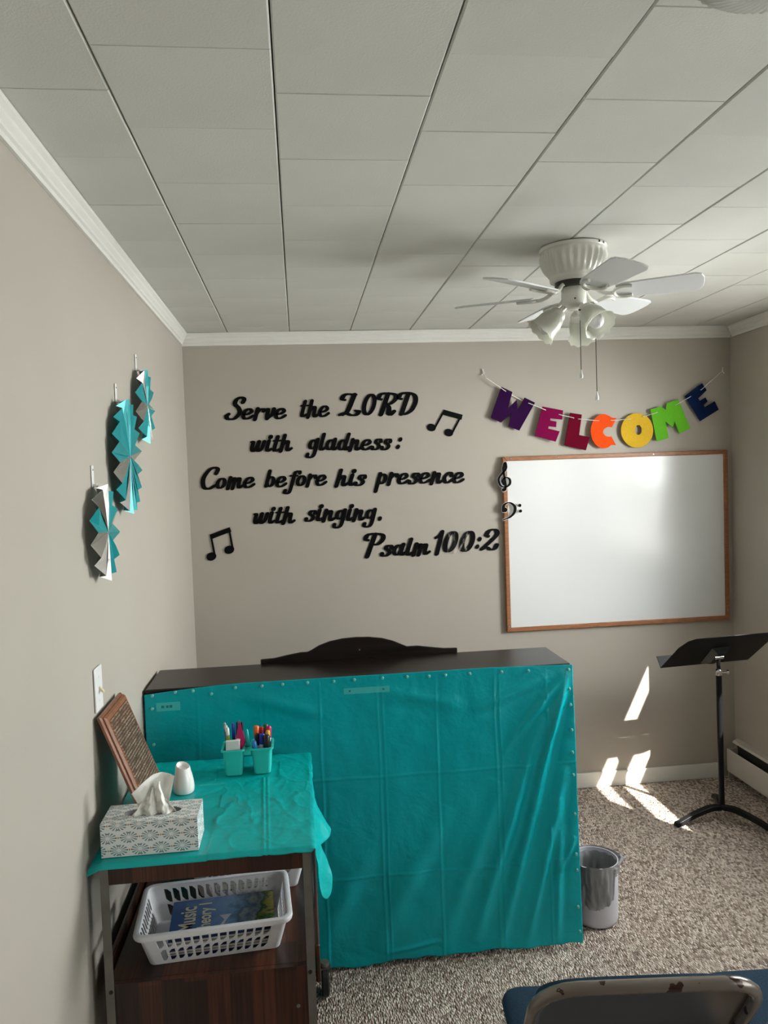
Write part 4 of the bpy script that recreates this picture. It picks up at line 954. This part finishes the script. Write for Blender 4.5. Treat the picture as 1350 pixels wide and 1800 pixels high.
def plaque_face():
    mt = bpy.data.materials.new('plaque_engraving'); mt.use_nodes = True; n = mt.node_tree; b = bsdf(mt); b.inputs['Roughness'].default_value = 0.32; b.inputs['Metallic'].default_value = 0.4
    tc = n.nodes.new('ShaderNodeTexCoord'); mp = n.nodes.new('ShaderNodeMapping'); mp.inputs['Scale'].default_value = (60, 14, 60); n.links.new(tc.outputs['Object'], mp.inputs[0])
    a = n.nodes.new('ShaderNodeTexNoise'); a.inputs['Scale'].default_value = 1.6; a.inputs['Detail'].default_value = 6; n.links.new(mp.outputs[0], a.inputs[0])
    wv = n.nodes.new('ShaderNodeTexWave'); wv.wave_type = 'BANDS'; wv.bands_direction = 'Z'; wv.inputs['Scale'].default_value = 38; wv.inputs['Distortion'].default_value = 7; wv.inputs['Detail'].default_value = 6; wv.inputs['Detail Scale'].default_value = 5; wv.inputs['Detail Roughness'].default_value = 0.8
    n.links.new(tc.outputs['Object'], wv.inputs[0])
    mu = n.nodes.new('ShaderNodeMath'); mu.operation = 'MULTIPLY'; n.links.new(a.outputs[0], mu.inputs[0]); n.links.new(wv.outputs[0], mu.inputs[1])
    rp = n.nodes.new('ShaderNodeValToRGB'); rp.color_ramp.elements[0].position = 0.28; rp.color_ramp.elements[0].color = (0.12, 0.055, 0.03, 1); rp.color_ramp.elements[1].position = 0.58; rp.color_ramp.elements[1].color = (0.55, 0.40, 0.28, 1)
    n.links.new(mu.outputs[0], rp.inputs[0]); n.links.new(rp.outputs[0], b.inputs['Base Color']); return mt
build(pbox(y0+0.022, y1-0.022, 0.022, LN-0.022, 0.019, 0.0205, 0.0005), 'engraved_plate', plaque_face(), t)

# ------------------------------------------------------------------ marker caddy with pens
def rrect(hx, hy, r, k=5):
    out = []
    for sx_, sy_, a0 in ((1, 1, 0), (-1, 1, 90), (-1, -1, 180), (1, -1, 270)):
        for i in range(k+1):
            a = R(a0+90*i/k); out.append((sx_*(hx-r)+r*math.cos(a), sy_*(hy-r)+r*math.sin(a)))
    return out
def loft(rings, cap0=True, cap1=True):
    n = len(rings[0]); g = G(); vs = [p for r_ in rings for p in r_]; fs = []
    for j in range(len(rings)-1):
        for i in range(n): fs.append((j*n+i, j*n+(i+1) % n, (j+1)*n+(i+1) % n, (j+1)*n+i))
    if cap0: fs.append(tuple(range(n-1, -1, -1)))
    if cap1: k = (len(rings)-1)*n; fs.append(tuple(k+i for i in range(n)))
    return g.add(vs, fs)
ZK = CZ+0.0052
t = thing('marker_caddy', (0.357, 2.41, ZK), 'turquoise plastic two-cup pen caddy on the cart', 'caddy')
CUPS = ((0.314, 2.410), (0.401, 2.410))
for cx, cy in CUPS:
    rg = []
    for (hx, hy, z) in ((0.023, 0.036, 0.0), (0.0255, 0.039, 0.003), (0.031, 0.0445, 0.076), (0.036, 0.049, 0.078), (0.036, 0.049, 0.083), (0.0295, 0.043, 0.083), (0.0285, 0.042, 0.076), (0.0235, 0.037, 0.004)):
        rg.append([(cx+x, cy+y, ZK+z) for x, y in rrect(hx, hy, 0.010)])
    build(loft(rg), 'cup', M_caddy, t, smooth=40)
build(G().box(0.3445, 0.3705, 2.372, 2.448, ZK+0.062, ZK+0.0775), 'bridge', M_caddy, t, bevel=0.003)
g = G().prism([(0.350, 0.0776), (0.365, 0.0776), (0.3595, 0.128), (0.3565, 0.132), (0.3535, 0.128)], (0, 2.415, ZK), (1, 0, 0), (0, 0, 1), 0.010)
build(g, 'carry_handle', M_caddy, t, bevel=0.002)
def pen(x, y, lx, ly, r, ln, body, cap, capl, label, cat='marker', grp='pens and markers in the turquoise caddy', z0=0.006, tip=True):
    b0 = Vector((x, y, ZK+z0)); d = Vector((lx, ly, 1)).normalized()
    t = thing('marker' if cat == 'marker' else 'pen', b0, label, cat, grp)
    build(G().lathe([(0, 0), (r*0.95, 0), (r, 0.002), (r, ln-capl)], 16, b0, d), 'barrel', body, t, smooth=40)
    build(G().lathe([(r*1.03, ln-capl), (r*1.08, ln-capl+0.002), (r*1.05, ln-0.006), (r*0.8, ln-0.001), (0, ln)], 16, b0, d), 'cap', cap, t, smooth=50)
def cm(nm, c, r=0.3): return mat('pen_'+nm, c, r)
PW = cm('white', (0.75, 0.75, 0.76))
ora, red, grn, blu, blk, mag, yel, sky_, nav, bro, lime, gry = cm('orange', (0.85, 0.13, 0.02)), cm('red', (0.5, 0.01, 0.03)), cm('green', (0.01, 0.14, 0.06)), cm('blue', (0.01, 0.03, 0.38)), cm('black', (0.008, 0.008, 0.01)), cm('magenta', (0.5, 0.01, 0.1)), cm('yellow', (0.8, 0.45, 0.06)), cm('sky', (0.02, 0.25, 0.62)), cm('navy', (0.01, 0.02, 0.07)), cm('brown', (0.12, 0.05, 0.04)), cm('lime', (0.25, 0.35, 0.05)), cm('grey', (0.3, 0.32, 0.34))
pen(0.384, 2.425, 0.00, 0.06, 0.0085, 0.128, PW, ora, 0.040, 'orange-capped marker standing in the right cup of the caddy')
pen(0.390, 2.405, -0.02, -0.02, 0.0085, 0.112, PW, blk, 0.035, 'black-capped marker in front of the orange one in the caddy')
pen(0.396, 2.428, 0.03, 0.08, 0.0080, 0.122, PW, red, 0.036, 'dark red marker just right of the orange marker in the caddy')
pen(0.401, 2.392, 0.02, 0.02, 0.0092, 0.114, PW, blu, 0.032, 'blue-capped white marker in the middle of the right caddy cup')
pen(0.408, 2.432, 0.04, 0.10, 0.0080, 0.128, PW, grn, 0.036, 'green marker behind the blue one in the caddy')
pen(0.4115, 2.427, 0.09, 0.08, 0.0090, 0.124, PW, mag, 0.036, 'magenta-capped marker leaning right in the caddy')
pen(0.4135, 2.386, 0.04, -0.02, 0.0100, 0.112, PW, blk, 0.050, 'stout black-capped white marker at the right front of the caddy')
pen(0.4115, 2.408, 0.08, 0.02, 0.0070, 0.118, PW, yel, 0.030, 'yellow-capped marker behind the stout black one in the caddy')
pen(0.3945, 2.388, -0.17, -0.10, 0.0075, 0.100, PW, sky_, 0.036, 'white marker with bright blue cap leaning left in the caddy')
pen(0.3000, 2.430, -0.11, 0.10, 0.0045, 0.142, bro, gry, 0.020, 'brown pen leaning far left in the caddy', 'pen')
pen(0.3020, 2.415, -0.08, 0.05, 0.0045, 0.140, gry, PW, 0.020, 'grey pen with white end in the left caddy cup', 'pen')
pen(0.304, 2.400, -0.05, 0.02, 0.0048, 0.138, lime, PW, 0.024, 'lime green pen with white tip in the left caddy cup', 'pen')
pen(0.312, 2.428, 0.00, 0.08, 0.0048, 0.140, nav, blu, 0.045, 'slim blue pen standing in the left caddy cup', 'pen')
pen(0.320, 2.430, 0.04, 0.08, 0.0048, 0.142, blu, nav, 0.045, 'navy pen with white-rimmed cap in the left caddy cup', 'pen')
pen(0.327, 2.428, 0.09, 0.08, 0.0048, 0.142, gry, blk, 0.045, 'black striped pen nearest the pink card in the caddy', 'pen')
g = loft([[(0.314+x, 2.3795+y, z) for x, y in rrect(0.0215, 0.006, 0.003)] for z in (ZK+0.034, ZK+0.110)])
tag(build(g, 'board_eraser', M_white, bevel=0.003), 'white rectangular block with rounded corners in front of the left caddy cup', 'eraser')
M_pink = mat('pink_card', (0.52, 0.01, 0.12), 0.45)
g = G(); g.prism([(0.326, 0.030), (0.345, 0.070), (0.349, 0.104), (0.3365, 0.168), (0.3225, 0.112), (0.320, 0.07)], (0, 2.394, ZK), (1, 0, 0), (0, 0, 1), 0.004)
g.prism([(0.330, 0.040), (0.3515, 0.095), (0.3455, 0.130), (0.336, 0.12)], (0, 2.403, ZK), (1, 0, 0), (0, 0, 1), 0.004)
tt = thing('pink_tag', (0.335, 2.39, ZK+0.03), 'pink pointed card with white oval standing in the caddy', 'card')
build(g, 'card', M_pink, tt)
g = G(); k = 18
vs = [(0.3295+0.0075*math.cos(2*PI*i/k), 2.3896-0.0003, ZK+0.1065+0.0038*math.sin(2*PI*i/k)) for i in range(k)]
vs += [(x, y+0.0004, z) for x, y, z in vs]
build(g.add(vs, [tuple(range(k)), tuple(range(2*k-1, k-1, -1))]+[(i, k+i, k+(i+1) % k, (i+1) % k) for i in range(k)]), 'oval_print', M_white, tt)

# ------------------------------------------------------------------ baskets with slotted sides
def basket(loc, rotz, hx, hy, h, label, taper=0.024):
    t = thing('storage_basket', loc, label, 'basket', 'white slotted plastic baskets on the cart shelf', rotz)
    def wall(fx, ncol):
        """fx(u, v) -> point; u along wall 0..1, v up 0..1; cells with slanted D shaped holes"""
        g = G()
        rows = [(0.06, 0.48), (0.48, 0.90)]
        def quad(u0, u1, v0, v1): g.add([fx(u0, v0), fx(u1, v0), fx(u1, v1), fx(u0, v1)], [(0, 1, 2, 3)])
        m_ = 0.06
        for a, b in ((0, 0.06), (0.90, 1.0)):
            for i in range(12): quad(i/12, (i+1)/12, a, b)
        for a, b in rows:
            quad(0, m_, a, b); quad(1-m_, 1, a, b)
            for c in range(ncol):
                u0 = m_+(1-2*m_)*c/ncol; u1 = m_+(1-2*m_)*(c+1)/ncol; du = u1-u0; dv = b-a
                cell = [(0, 0), (0.5, 0), (1, 0), (1, 0.5), (1, 1), (0.5, 1), (0, 1), (0, 0.5)]
                hole = [(0.15, 0.06), (0.52, 0.10), (0.86, 0.30), (0.88, 0.6), (0.88, 0.96), (0.5, 0.93), (0.13, 0.72), (0.12, 0.4)]
                P = [fx(u0+du*x, a+dv*y) for x, y in cell]; Q = [fx(u0+du*x, a+dv*y) for x, y in hole]
                g.add(P+Q, [(i, (i+1) % 8, 8+(i+1) % 8, 8+i) for i in range(8)])
        return g
    bx, by = hx-taper, hy-taper
    rc = 0.016
    def side(p0, p1):   # corners as (sx, sy) with inset at ends for rounded corners
        def f_(u, v):
            ax, ay = bx+(hx-bx)*v, by+(hy-by)*v
            a = Vector((p0[0]*ax, p0[1]*ay, 0)); b = Vector((p1[0]*ax, p1[1]*ay, 0)); d = (b-a).normalized()
            a = a+d*rc; b = b-d*rc
            q = a+(b-a)*u; q.z = v*h+0.001; return q
        return f_
    cs = [(-1, -1), (1, -1), (1, 1), (-1, 1)]
    g = G()
    for k in range(4):
        w_ = wall(side(cs[k], cs[(k+1) % 4]), 13 if k % 2 == 0 else 9); g.add(w_.v, w_.f)
        # rounded corner strip
        sx_, sy_ = cs[(k+1) % 4]
        a0 = {(1, -1): -90, (1, 1): 0, (-1, 1): 90, (-1, -1): 180}[(sx_, sy_)]
        vs = []
        for v in (0, 1):
            ax, ay = bx+(hx-bx)*v, by+(hy-by)*v
            for i in range(6):
                a = R(a0+90*i/5); vs.append((sx_*(ax-rc)+rc*math.cos(a), sy_*(ay-rc)+rc*math.sin(a), v*h+0.001))
        g.add(vs, [(i, i+1, 7+i, 6+i) for i in range(5)])
    build(g, 'slotted_wall', M_basket, t, local=True, solid=0.0022)
    rr = rrect(bx, by, rc, 5); g = G(); n = len(rr)
    g.add([(x, y, 0.0012) for x, y in rr]+[(x, y, 0.003) for x, y in rr], [tuple(range(n-1, -1, -1)), tuple(range(n, 2*n))]+[(i, (i+1) % n, n+(i+1) % n, n+i) for i in range(n)])
    build(g, 'base', M_basket, t, local=True)
    rings = []
    for dx, z in ((-0.002, h-0.010), (0.010, h-0.012), (0.012, h-0.006), (0.010, h+0.001), (0.003, h+0.003), (-0.003, h+0.001)):
        rings.append([(x, y, z) for x, y in rrect(hx+dx, hy+dx, rc+0.006+dx, 5)])
    gg = loft(rings, False, False)
    n = len(rings[0]); k = (len(rings)-1)*n
    gg.f += [(k+i, k+(i+1) % n, (i+1) % n, i) for i in range(n)]; gg.m += [0]*n
    build(gg, 'rim', M_basket, t, local=True, smooth=50)
    return t
ZSH = 0.5005
BR = R(4.0)
basket((0.282, 2.052, ZSH), BR, 0.187, 0.120, 0.092, 'white slotted plastic basket of music books at the front of the shelf')
basket((0.352, 2.345, ZSH), R(3), 0.165, 0.112, 0.092, 'white slotted plastic basket half hidden behind the front one')

# music books lying in the front basket
def book_cover():
    mt = bpy.data.materials.new('book_cover_painting'); mt.use_nodes = True; n = mt.node_tree; b = bsdf(mt); b.inputs['Roughness'].default_value = 0.25
    tc = n.nodes.new('ShaderNodeTexCoord'); sp = n.nodes.new('ShaderNodeSeparateXYZ'); n.links.new(tc.outputs['Object'], sp.inputs[0])
    ns = n.nodes.new('ShaderNodeTexNoise'); ns.inputs['Scale'].default_value = 28; ns.inputs['Detail'].default_value = 5; n.links.new(tc.outputs['Object'], ns.inputs[0])
    ad = n.nodes.new('ShaderNodeMath'); ad.operation = 'MULTIPLY_ADD'; ad.inputs[1].default_value = 3.4; ad.inputs[2].default_value = 0.06
    n.links.new(sp.outputs[0], ad.inputs[0])
    a2 = n.nodes.new('ShaderNodeMath'); a2.operation = 'MULTIPLY_ADD'; a2.inputs[1].default_value = 0.55; n.links.new(ns.outputs[0], a2.inputs[0]); n.links.new(ad.outputs[0], a2.inputs[2])
    rp = n.nodes.new('ShaderNodeValToRGB'); e = rp.color_ramp.elements
    e[0].position = 0.0; e[0].color = (0.045, 0.09, 0.22, 1); e[1].position = 1.0; e[1].color = (0.03, 0.10, 0.01, 1)
    for p_, c_ in ((0.25, (0.09, 0.15, 0.28)), (0.42, (0.11, 0.19, 0.30)), (0.55, (0.05, 0.08, 0.12)), (0.64, (0.18, 0.20, 0.22)), (0.70, (0.03, 0.09, 0.02)), (0.78, (0.30, 0.26, 0.06)), (0.84, (0.10, 0.07, 0.04)), (0.90, (0.10, 0.20, 0.02))):
        k = e.new(p_); k.color = (*c_, 1)
    n.links.new(a2.outputs[0], rp.inputs[0]); n.links.new(rp.outputs[0], b.inputs['Base Color']); return mt
M_cover = book_cover(); M_navybook = mat('navy_book_cover', (0.010, 0.022, 0.085), 0.35, var=0.5, vscale=30); M_page = mat('book_pages', (0.62, 0.60, 0.54), 0.7)
M_title = mat('title_print', (0.46, 0.42, 0.30), 0.4)
bz = ZSH+0.0045
for k in range(7):
    th = 0.0075
    dx, dy, dr = random.uniform(-0.003, 0.003), random.uniform(-0.003, 0.003), random.uniform(-0.012, 0.012)
    lab = 'music theory book with blue painted cover on top of the basket stack' if k == 6 else f'thin navy music book in the front basket stack, {ORD[6-k-1+1]} from the top'
    t = thing('music_book', (0.300+dx, 2.052+dy, bz), lab, 'book', 'music books stacked in the front basket', BR+dr)
    hx, hy = 0.135, 0.088
    build(G().box(-hx, hx, -hy, hy, th-0.0008, th-0.0001), 'front_cover', M_cover if k == 6 else M_navybook, t, local=True)
    build(G().box(-hx+0.001, hx-0.001, -hy+0.001, hy-0.001, 0.0009, th-0.0009), 'pages', M_page if k % 3 else M_navybook, t, local=True)
    build(G().box(-hx, hx, -hy, hy, 0.0001, 0.0008), 'back_cover', M_navybook, t, local=True)
    top_book = t; bz += th
def text_part(s, size, at, rot, parent, mt, name):
    cu = bpy.data.curves.new('txt', 'FONT'); cu.body = s; cu.size = size; cu.offset = size*0.02
    ob = bpy.data.objects.new('txt', cu); C.objects.link(ob); bpy.context.view_layer.update()
    me = bpy.data.meshes.new_from_object(ob.evaluated_get(bpy.context.evaluated_depsgraph_get()))
    bpy.data.objects.remove(ob); me.materials.append(mt)
    o = bpy.data.objects.new(name, me); C.objects.link(o); o.parent = parent; o.location = at; o.rotation_euler = rot
    return o
zt_ = 0.0075+0.0002
o = text_part('Music', 0.050, (-0.072, -0.062, zt_), (0, 0, R(90)), top_book, M_title, 'title_word'); o.scale = (1.0, 1.2, 1)
o = text_part('Theory 1', 0.040, (-0.032, -0.080, zt_), (0, 0, R(90)), top_book, M_title, 'title_word'); o.scale = (1.0, 1.2, 1)
# printed trumpet shape on the cover
g = G(); k = 18
def flat(poly, z=zt_): return G().prism(poly, (0, 0, z), (1, 0, 0), (0, 1, 0), 0.00015)
gg = flat([(-0.010, -0.060), (0.004, -0.030), (-0.010, -0.006), (0.022, -0.006), (0.010, -0.030), (0.0, -0.062)])
build(gg, 'horn_print', mat('horn_print', (0.30, 0.33, 0.36), 0.3), top_book, local=True)
# folded papers in the rear basket
for k in range(3):
    t = thing('paper_booklet', (0.352, 2.345, ZSH+0.0045+k*0.016), ['grey booklet lying at the bottom of the rear basket', 'white booklet in the middle of the rear basket', 'dark booklet on top in the rear basket'][k], 'booklet', 'booklets in the rear basket', R(3+k))
    build(G().box(-0.12, 0.12, -0.075, 0.075, 0.0001, 0.0012), 'back_cover', [M_steel, M_white, M_navybook][k], t, local=True)
    build(G().box(-0.118, 0.118, -0.074, 0.074, 0.0013, 0.0145), 'pages', M_page, t, local=True)
    build(G().box(-0.12, 0.12, -0.075, 0.075, 0.0146, 0.0157), 'front_cover', [M_steel, M_white, M_navybook][k], t, local=True)

# ------------------------------------------------------------------ music stand
SX, SY = 2.513, 3.455
t = thing('music_stand', (SX, SY, 0.0), 'black metal music stand by the baseboard heater', 'music stand')
pb, pm = Vector((2.495, 3.562, 0.733)), None
lean = Vector((0.012, -0.235, 0.186)); ux = Vector((0.463, 0.015, 0.010)); ex = ux.normalized(); ey = lean.normalized(); nn = ex.cross(ey).normalized()   # nn points to the musician side (away from the viewer, upwards)
if nn.y < 0: nn = -nn
hw, hh = ux.length/2, lean.length
poly = [(-hw, 0), (hw, 0), (hw, hh*0.72), (hw-0.02, hh*0.93), (hw-0.05, hh), (-hw+0.05, hh), (-hw+0.02, hh*0.93), (-hw, hh*0.72)]
g = G(); k = len(poly)
vs = [pb+ex*x+ey*y for x, y in poly]+[pb+ex*x+ey*y+nn*0.003 for x, y in poly]
g.add(vs, [tuple(range(k-1, -1, -1)), tuple(range(k, 2*k))]+[(i, (i+1) % k, k+(i+1) % k, k+i) for i in range(k)])
build(g, 'desk_plate', M_standblk, t, bevel=0.001)
g = G(); vs = []
for h0, h1 in ((0.0035, 0.062),):
    for x in (-hw, hw):
        for (a, b) in ((h0, -0.0002), (h1, -0.0002), (h1, 0.003), (h0, 0.003)): vs.append(pb+ex*x+nn*a+ey*b)
g.add(vs, [(0, 1, 2, 3), (7, 6, 5, 4), (0, 4, 5, 1), (1, 5, 6, 2), (2, 6, 7, 3), (3, 7, 4, 0)])
build(g, 'desk_ledge', M_standblk, t, bevel=0.001)
g = G(); vs = []
for x, y, d in ((-0.03, 0.015, 0), (0.03, 0.015, 0), (0.05, hh*0.62, 0), (-0.05, hh*0.62, 0)): vs.append(pb+ex*x+ey*y-nn*0.0005)
for x, y, d in ((-0.012, 0.06, 0), (0.012, 0.06, 0), (0.02, hh*0.56, 0), (-0.02, hh*0.56, 0)): vs.append(pb+ex*x+ey*y-nn*0.028)
g.add(vs, [(0, 1, 2, 3), (4, 7, 6, 5), (0, 4, 5, 1), (1, 5, 6, 2), (2, 6, 7, 3), (3, 7, 4, 0)])
build(g, 'tilt_bracket', M_standblk, t, bevel=0.002)
bkt = pb+ey*0.13-nn*0.026
build(G().tube([bkt, (SX-0.008, SY, 0.752), (SX-0.006, SY, 0.735)], 0.009, 12), 'neck', M_standblk, t, smooth=40)
build(G().tube([bkt-ex*0.022, bkt+ex*0.022], 0.010, 12), 'tilt_pivot', M_chrome, t, smooth=40)
cl = build(G().lathe([(0.0065, 0), (0.013, 0.001), (0.015, 0.008), (0.015, 0.026), (0.011, 0.032), (0.0065, 0.034)], 24, (SX-0.006, SY, 0.702)), 'clamp_collar', M_chrome, t, smooth=40)
build(G().tube([(SX+0.008, SY-0.004, 0.718), (SX+0.026, SY-0.010, 0.718)], 0.004, 10).lathe([(0, 0), (0.011, 0.001), (0.012, 0.004), (0.012, 0.010), (0.009, 0.013), (0, 0.013)], 18, (SX+0.026, SY-0.010, 0.718), (0.95, -0.3, 0)), 'clamp_knob', M_chrome, cl, smooth=40)
build(G().tube([(SX-0.006, SY, 0.703), (SX-0.002, SY, 0.35), (SX, SY, 0.065)], 0.0138, 16), 'pole', M_standblk, t, smooth=40)
build(G().lathe([(0.0, 0.054), (0.020, 0.054), (0.021, 0.064), (0.016, 0.074), (0.0126, 0.076)], 24, (SX, SY, 0)), 'base_hub', M_standblk, t, smooth=40)
for a in (-172, -52, 68):
    ca, sa = math.cos(R(a)), math.sin(R(a))
    sec = [(0.014, 0.052), (0.06, 0.055), (0.11, 0.046), (0.17, 0.030), (0.225, 0.009), (0.255, 0.001)]
    g = G(); vs = []
    sp_ = spline([(r_, z_, 0) for r_, z_ in sec], 4)
    for q in sp_:
        w_ = 0.022-0.005*q.x/0.25
        for s_, dz in ((-w_, 0.0), (w_, 0.0), (w_*0.75, 0.020), (-w_*0.75, 0.020)):
            vs.append((SX+q.x*ca-s_*sa, SY+q.x*sa+s_*ca, max(0.0008, q.y)+dz))
    m_ = len(sp_); fs = [(0, 1, 2, 3), tuple((m_-1)*4+i for i in (3, 2, 1, 0))]
    for j in range(m_-1): fs += [(j*4+i, (j+1)*4+i, (j+1)*4+(i+1) % 4, j*4+(i+1) % 4) for i in range(4)]
    build(g.add(vs, fs), 'leg', M_standblk, t, bevel=0.002)

# ------------------------------------------------------------------ waste bin with grey liner
BX, BY, BRr, BH = 1.606, 2.768, 0.088, 0.235
t = thing('waste_bin', (BX, BY, 0.0), 'small white plastic waste bin beside the piano', 'waste bin')
pr = [(0, 0.0008), (BRr-0.016, 0.0008), (BRr-0.007, 0.006), (BRr-0.004, 0.018), (BRr, BH), (BRr-0.003, BH), (BRr-0.007, 0.02), (BRr-0.02, 0.008), (0, 0.008)]
build(G().lathe(pr, 56, (BX, BY, 0)), 'bin_body', M_bin, t, smooth=50)
def liner_out(u, v):
    a = u*2*PI
    # hangs low on the viewer's side, short at the right where it is bunched
    hang = 0.030+0.125*max(0, math.cos(a-R(248)))**0.8*(1 if math.cos(a-R(248)) > 0 else 0)+0.012*noise.noise(Vector((math.cos(a)*4, math.sin(a)*4, 1)))+0.006*noise.noise(Vector((math.cos(a)*14, math.sin(a)*14, 2)))
    if abs(((math.degrees(a)-318+180) % 360)-180) < 22: hang *= 0.35
    cr = 1-abs(noise.noise(Vector((math.cos(a)*9+v, math.sin(a)*9, v*2.5))))*3
    r = BRr+0.0040+0.003*noise.noise(Vector((math.cos(a)*6, math.sin(a)*6, v*2)))+0.0025*(1+math.sin(a*17+3*noise.noise(Vector((a, v*2, 3)))))*v+0.004*max(0, cr)*min(1, v*4)
    bunch = gauss(((math.degrees(a)-5+180) % 360)-180, 26)
    r += 0.022*bunch*math.sin(PI*min(1, v+0.15))+0.008*bunch*noise.noise(Vector((a*8, v*6, 0)))
    z = BH+0.004-hang*v
    z += 0.004*noise.noise(Vector((math.cos(a)*5, math.sin(a)*5, 7)))*(1-v)
    return (BX+r*math.cos(a), BY+r*math.sin(a), z)
def liner_in(u, v):
    a = u*2*PI
    r = BRr+0.0035-0.012*min(1, v*6)-0.006*v+0.004*noise.noise(Vector((math.cos(a)*5, math.sin(a)*5, v*3)))*min(1, 3*v)+0.0025*math.sin(a*15)*min(1, v*3)
    if v == 0: return liner_out(u, 0)
    z = BH+0.004-0.20*v
    return (BX+r*math.cos(a), BY+r*math.sin(a), z)
g = G().grid(liner_out, 120, 20); g2 = G().grid(liner_in, 120, 20); g.add(g2.v, g2.f)
build(g, 'bin_liner', M_liner, t, smooth=180)

# ------------------------------------------------------------------ folding chairs
def chair(loc, rot, label):
    t = thing('folding_chair', loc, label, 'chair', 'folding chairs with blue seats', rot)
    hw = 0.208; yt, zt = -0.285, 0.772
    def fr(s, h): return (s, -0.285+0.53*(0.772-h)/0.772, h)     # plane of front leg / back frame
    loop = []
    rc = 0.075
    arc = [(-hw, 0.50), (-hw, 0.772-rc)]+[(-hw+rc-rc*math.cos(R(a)), 0.772-rc+rc*math.sin(R(a))) for a in (18, 36, 54, 72, 90)]+[(hw-rc+rc*math.sin(R(a)), 0.772-rc+rc*math.cos(R(a))) for a in (0, 18, 36, 54, 72, 90)]+[(hw, 0.50)]
    tube_pts = [fr(-hw, 0.012)]+[fr(s, h) for s, h in arc]+[fr(hw, 0.012)]
    bf = build(G().tube(tube_pts, 0.0125, 12), 'main_frame', M_chairchip, t, local=True, smooth=50)
    for s in (-hw, hw):
        p = Vector(fr(s, 0.012)); build(G().lathe([(0.0, -0.0115), (0.016, -0.0115), (0.015, 0.014), (0.0126, 0.016)], 14, p), 'foot_cap', M_rubber, bf, local=True)
    up = (Vector(fr(0, 0.7))-Vector(fr(0, 0.5))).normalized(); nb = Vector((0, up.z, -up.y))     # points forward/down
    def bp(s, h, d): return Vector(fr(s, h))+nb*d
    # steel back shell recessed inside the tube, cushion on its front
    def shell(u, v):
        s = (u-0.5)*2*(hw-0.004); h = 0.555+(0.766-0.555)*v
        ins = max(0, h-(0.772-rc)); lim = hw-0.004 if ins <= 0 else hw-rc+math.sqrt(max(0, rc*rc-ins*ins))-0.002
        s = max(-lim, min(lim, s)); q = (1-(2*u-1)**6)*(1-(2*v-1)**8)
        return bp(s, h, 0.006+0.012*q)
    build(G().grid(shell, 32, 20), 'back_shell', M_chairmetal, t, local=True, smooth=180, solid=0.0015)
    def pad(u, v):
        a = u*2*PI; ww = hw-0.006; ch, sh = math.cos(a), math.sin(a)
        e = lambda c: math.copysign(abs(c)**0.45, c)
        return bp(0, 0.640, 0)+Vector((ww*e(ch), 0, 0))*(1-0.06*v)+up*(0.104*e(sh))*(1-0.1*v)+nb*(0.0225+0.022*math.sin(v*PI/2))
    g = G().grid(pad, 64, 6); top = [6*65+i for i in range(64)]; g.f.append(tuple(top)); g.m.append(0)
    g.f.append(tuple(range(63, -1, -1))); g.m.append(0)
    build(g, 'back_cushion', M_blue, t, local=True, smooth=60)
    rg = []
    for hx, hy, z in ((0.200, 0.196, 0.408), (0.206, 0.203, 0.412), (0.206, 0.203, 0.418)): rg.append([(x, y+0.005, z) for x, y in rrect(hx, hy, 0.05, 6)])
    build(loft(rg), 'seat_pan', M_chairmetal, t, local=True, smooth=40)
    rg = []
    for hx, hy, z in ((0.206, 0.203, 0.4185), (0.211, 0.209, 0.428), (0.209, 0.206, 0.438), (0.200, 0.197, 0.444), (0.16, 0.155, 0.448)): rg.append([(x, y+0.005, z) for x, y in rrect(hx, hy, 0.05, 6)])
    build(loft(rg), 'seat_cushion', M_blue, t, local=True, smooth=60)
    for s in (-1, 1):
        lg = build(G().tube([(s*0.190, 0.06, 0.400), (s*0.190, -0.06, 0.30), (s*0.190, -0.285, 0.012)], 0.011, 10), 'rear_leg', M_chairmetal, t, local=True, smooth=50)
        build(G().lathe([(0.0, -0.0115), (0.0145, -0.0115), (0.0135, 0.012), (0.011, 0.014)], 14, (s*0.190, -0.285, 0.012)), 'foot_cap', M_rubber, lg, local=True)
    build(G().tube([(-0.190, -0.225, 0.09), (0.190, -0.225, 0.09)], 0.008, 8), 'rear_stretcher', M_chairmetal, t, local=True, smooth=50)
    build(G().tube([fr(-hw, 0.14), fr(hw, 0.14)], 0.008, 8), 'front_stretcher', M_chairmetal, t, local=True, smooth=50)
    return t
def chip_mat():
    mt = mat('taupe_chair_enamel_chipped', (0.20, 0.172, 0.15), 0.25, metal=0.3, coat=0.2); n = mt.node_tree; b = bsdf(mt)
    tc = n.nodes.new('ShaderNodeTexCoord'); a = n.nodes.new('ShaderNodeTexNoise'); a.inputs['Scale'].default_value = 32; a.inputs['Detail'].default_value = 3; n.links.new(tc.outputs['Object'], a.inputs[0])
    rp = n.nodes.new('ShaderNodeValToRGB'); rp.color_ramp.interpolation = 'CONSTANT'; rp.color_ramp.elements[0].color = (0.20, 0.172, 0.15, 1); rp.color_ramp.elements[1].position = 0.635; rp.color_ramp.elements[1].color = (0.045, 0.015, 0.012, 1)
    n.links.new(a.outputs[0], rp.inputs[0]); n.links.new(rp.outputs[0], b.inputs['Base Color']); return mt
M_chairchip = chip_mat()
chair((1.178, 1.582, 0.0), R(-6), 'taupe metal folding chair with chipped paint and blue seat, its back nearest the viewer')
chair((1.688, 1.562, 0.0), R(-4), 'second blue-seated folding chair mostly cut off at the lower right corner')
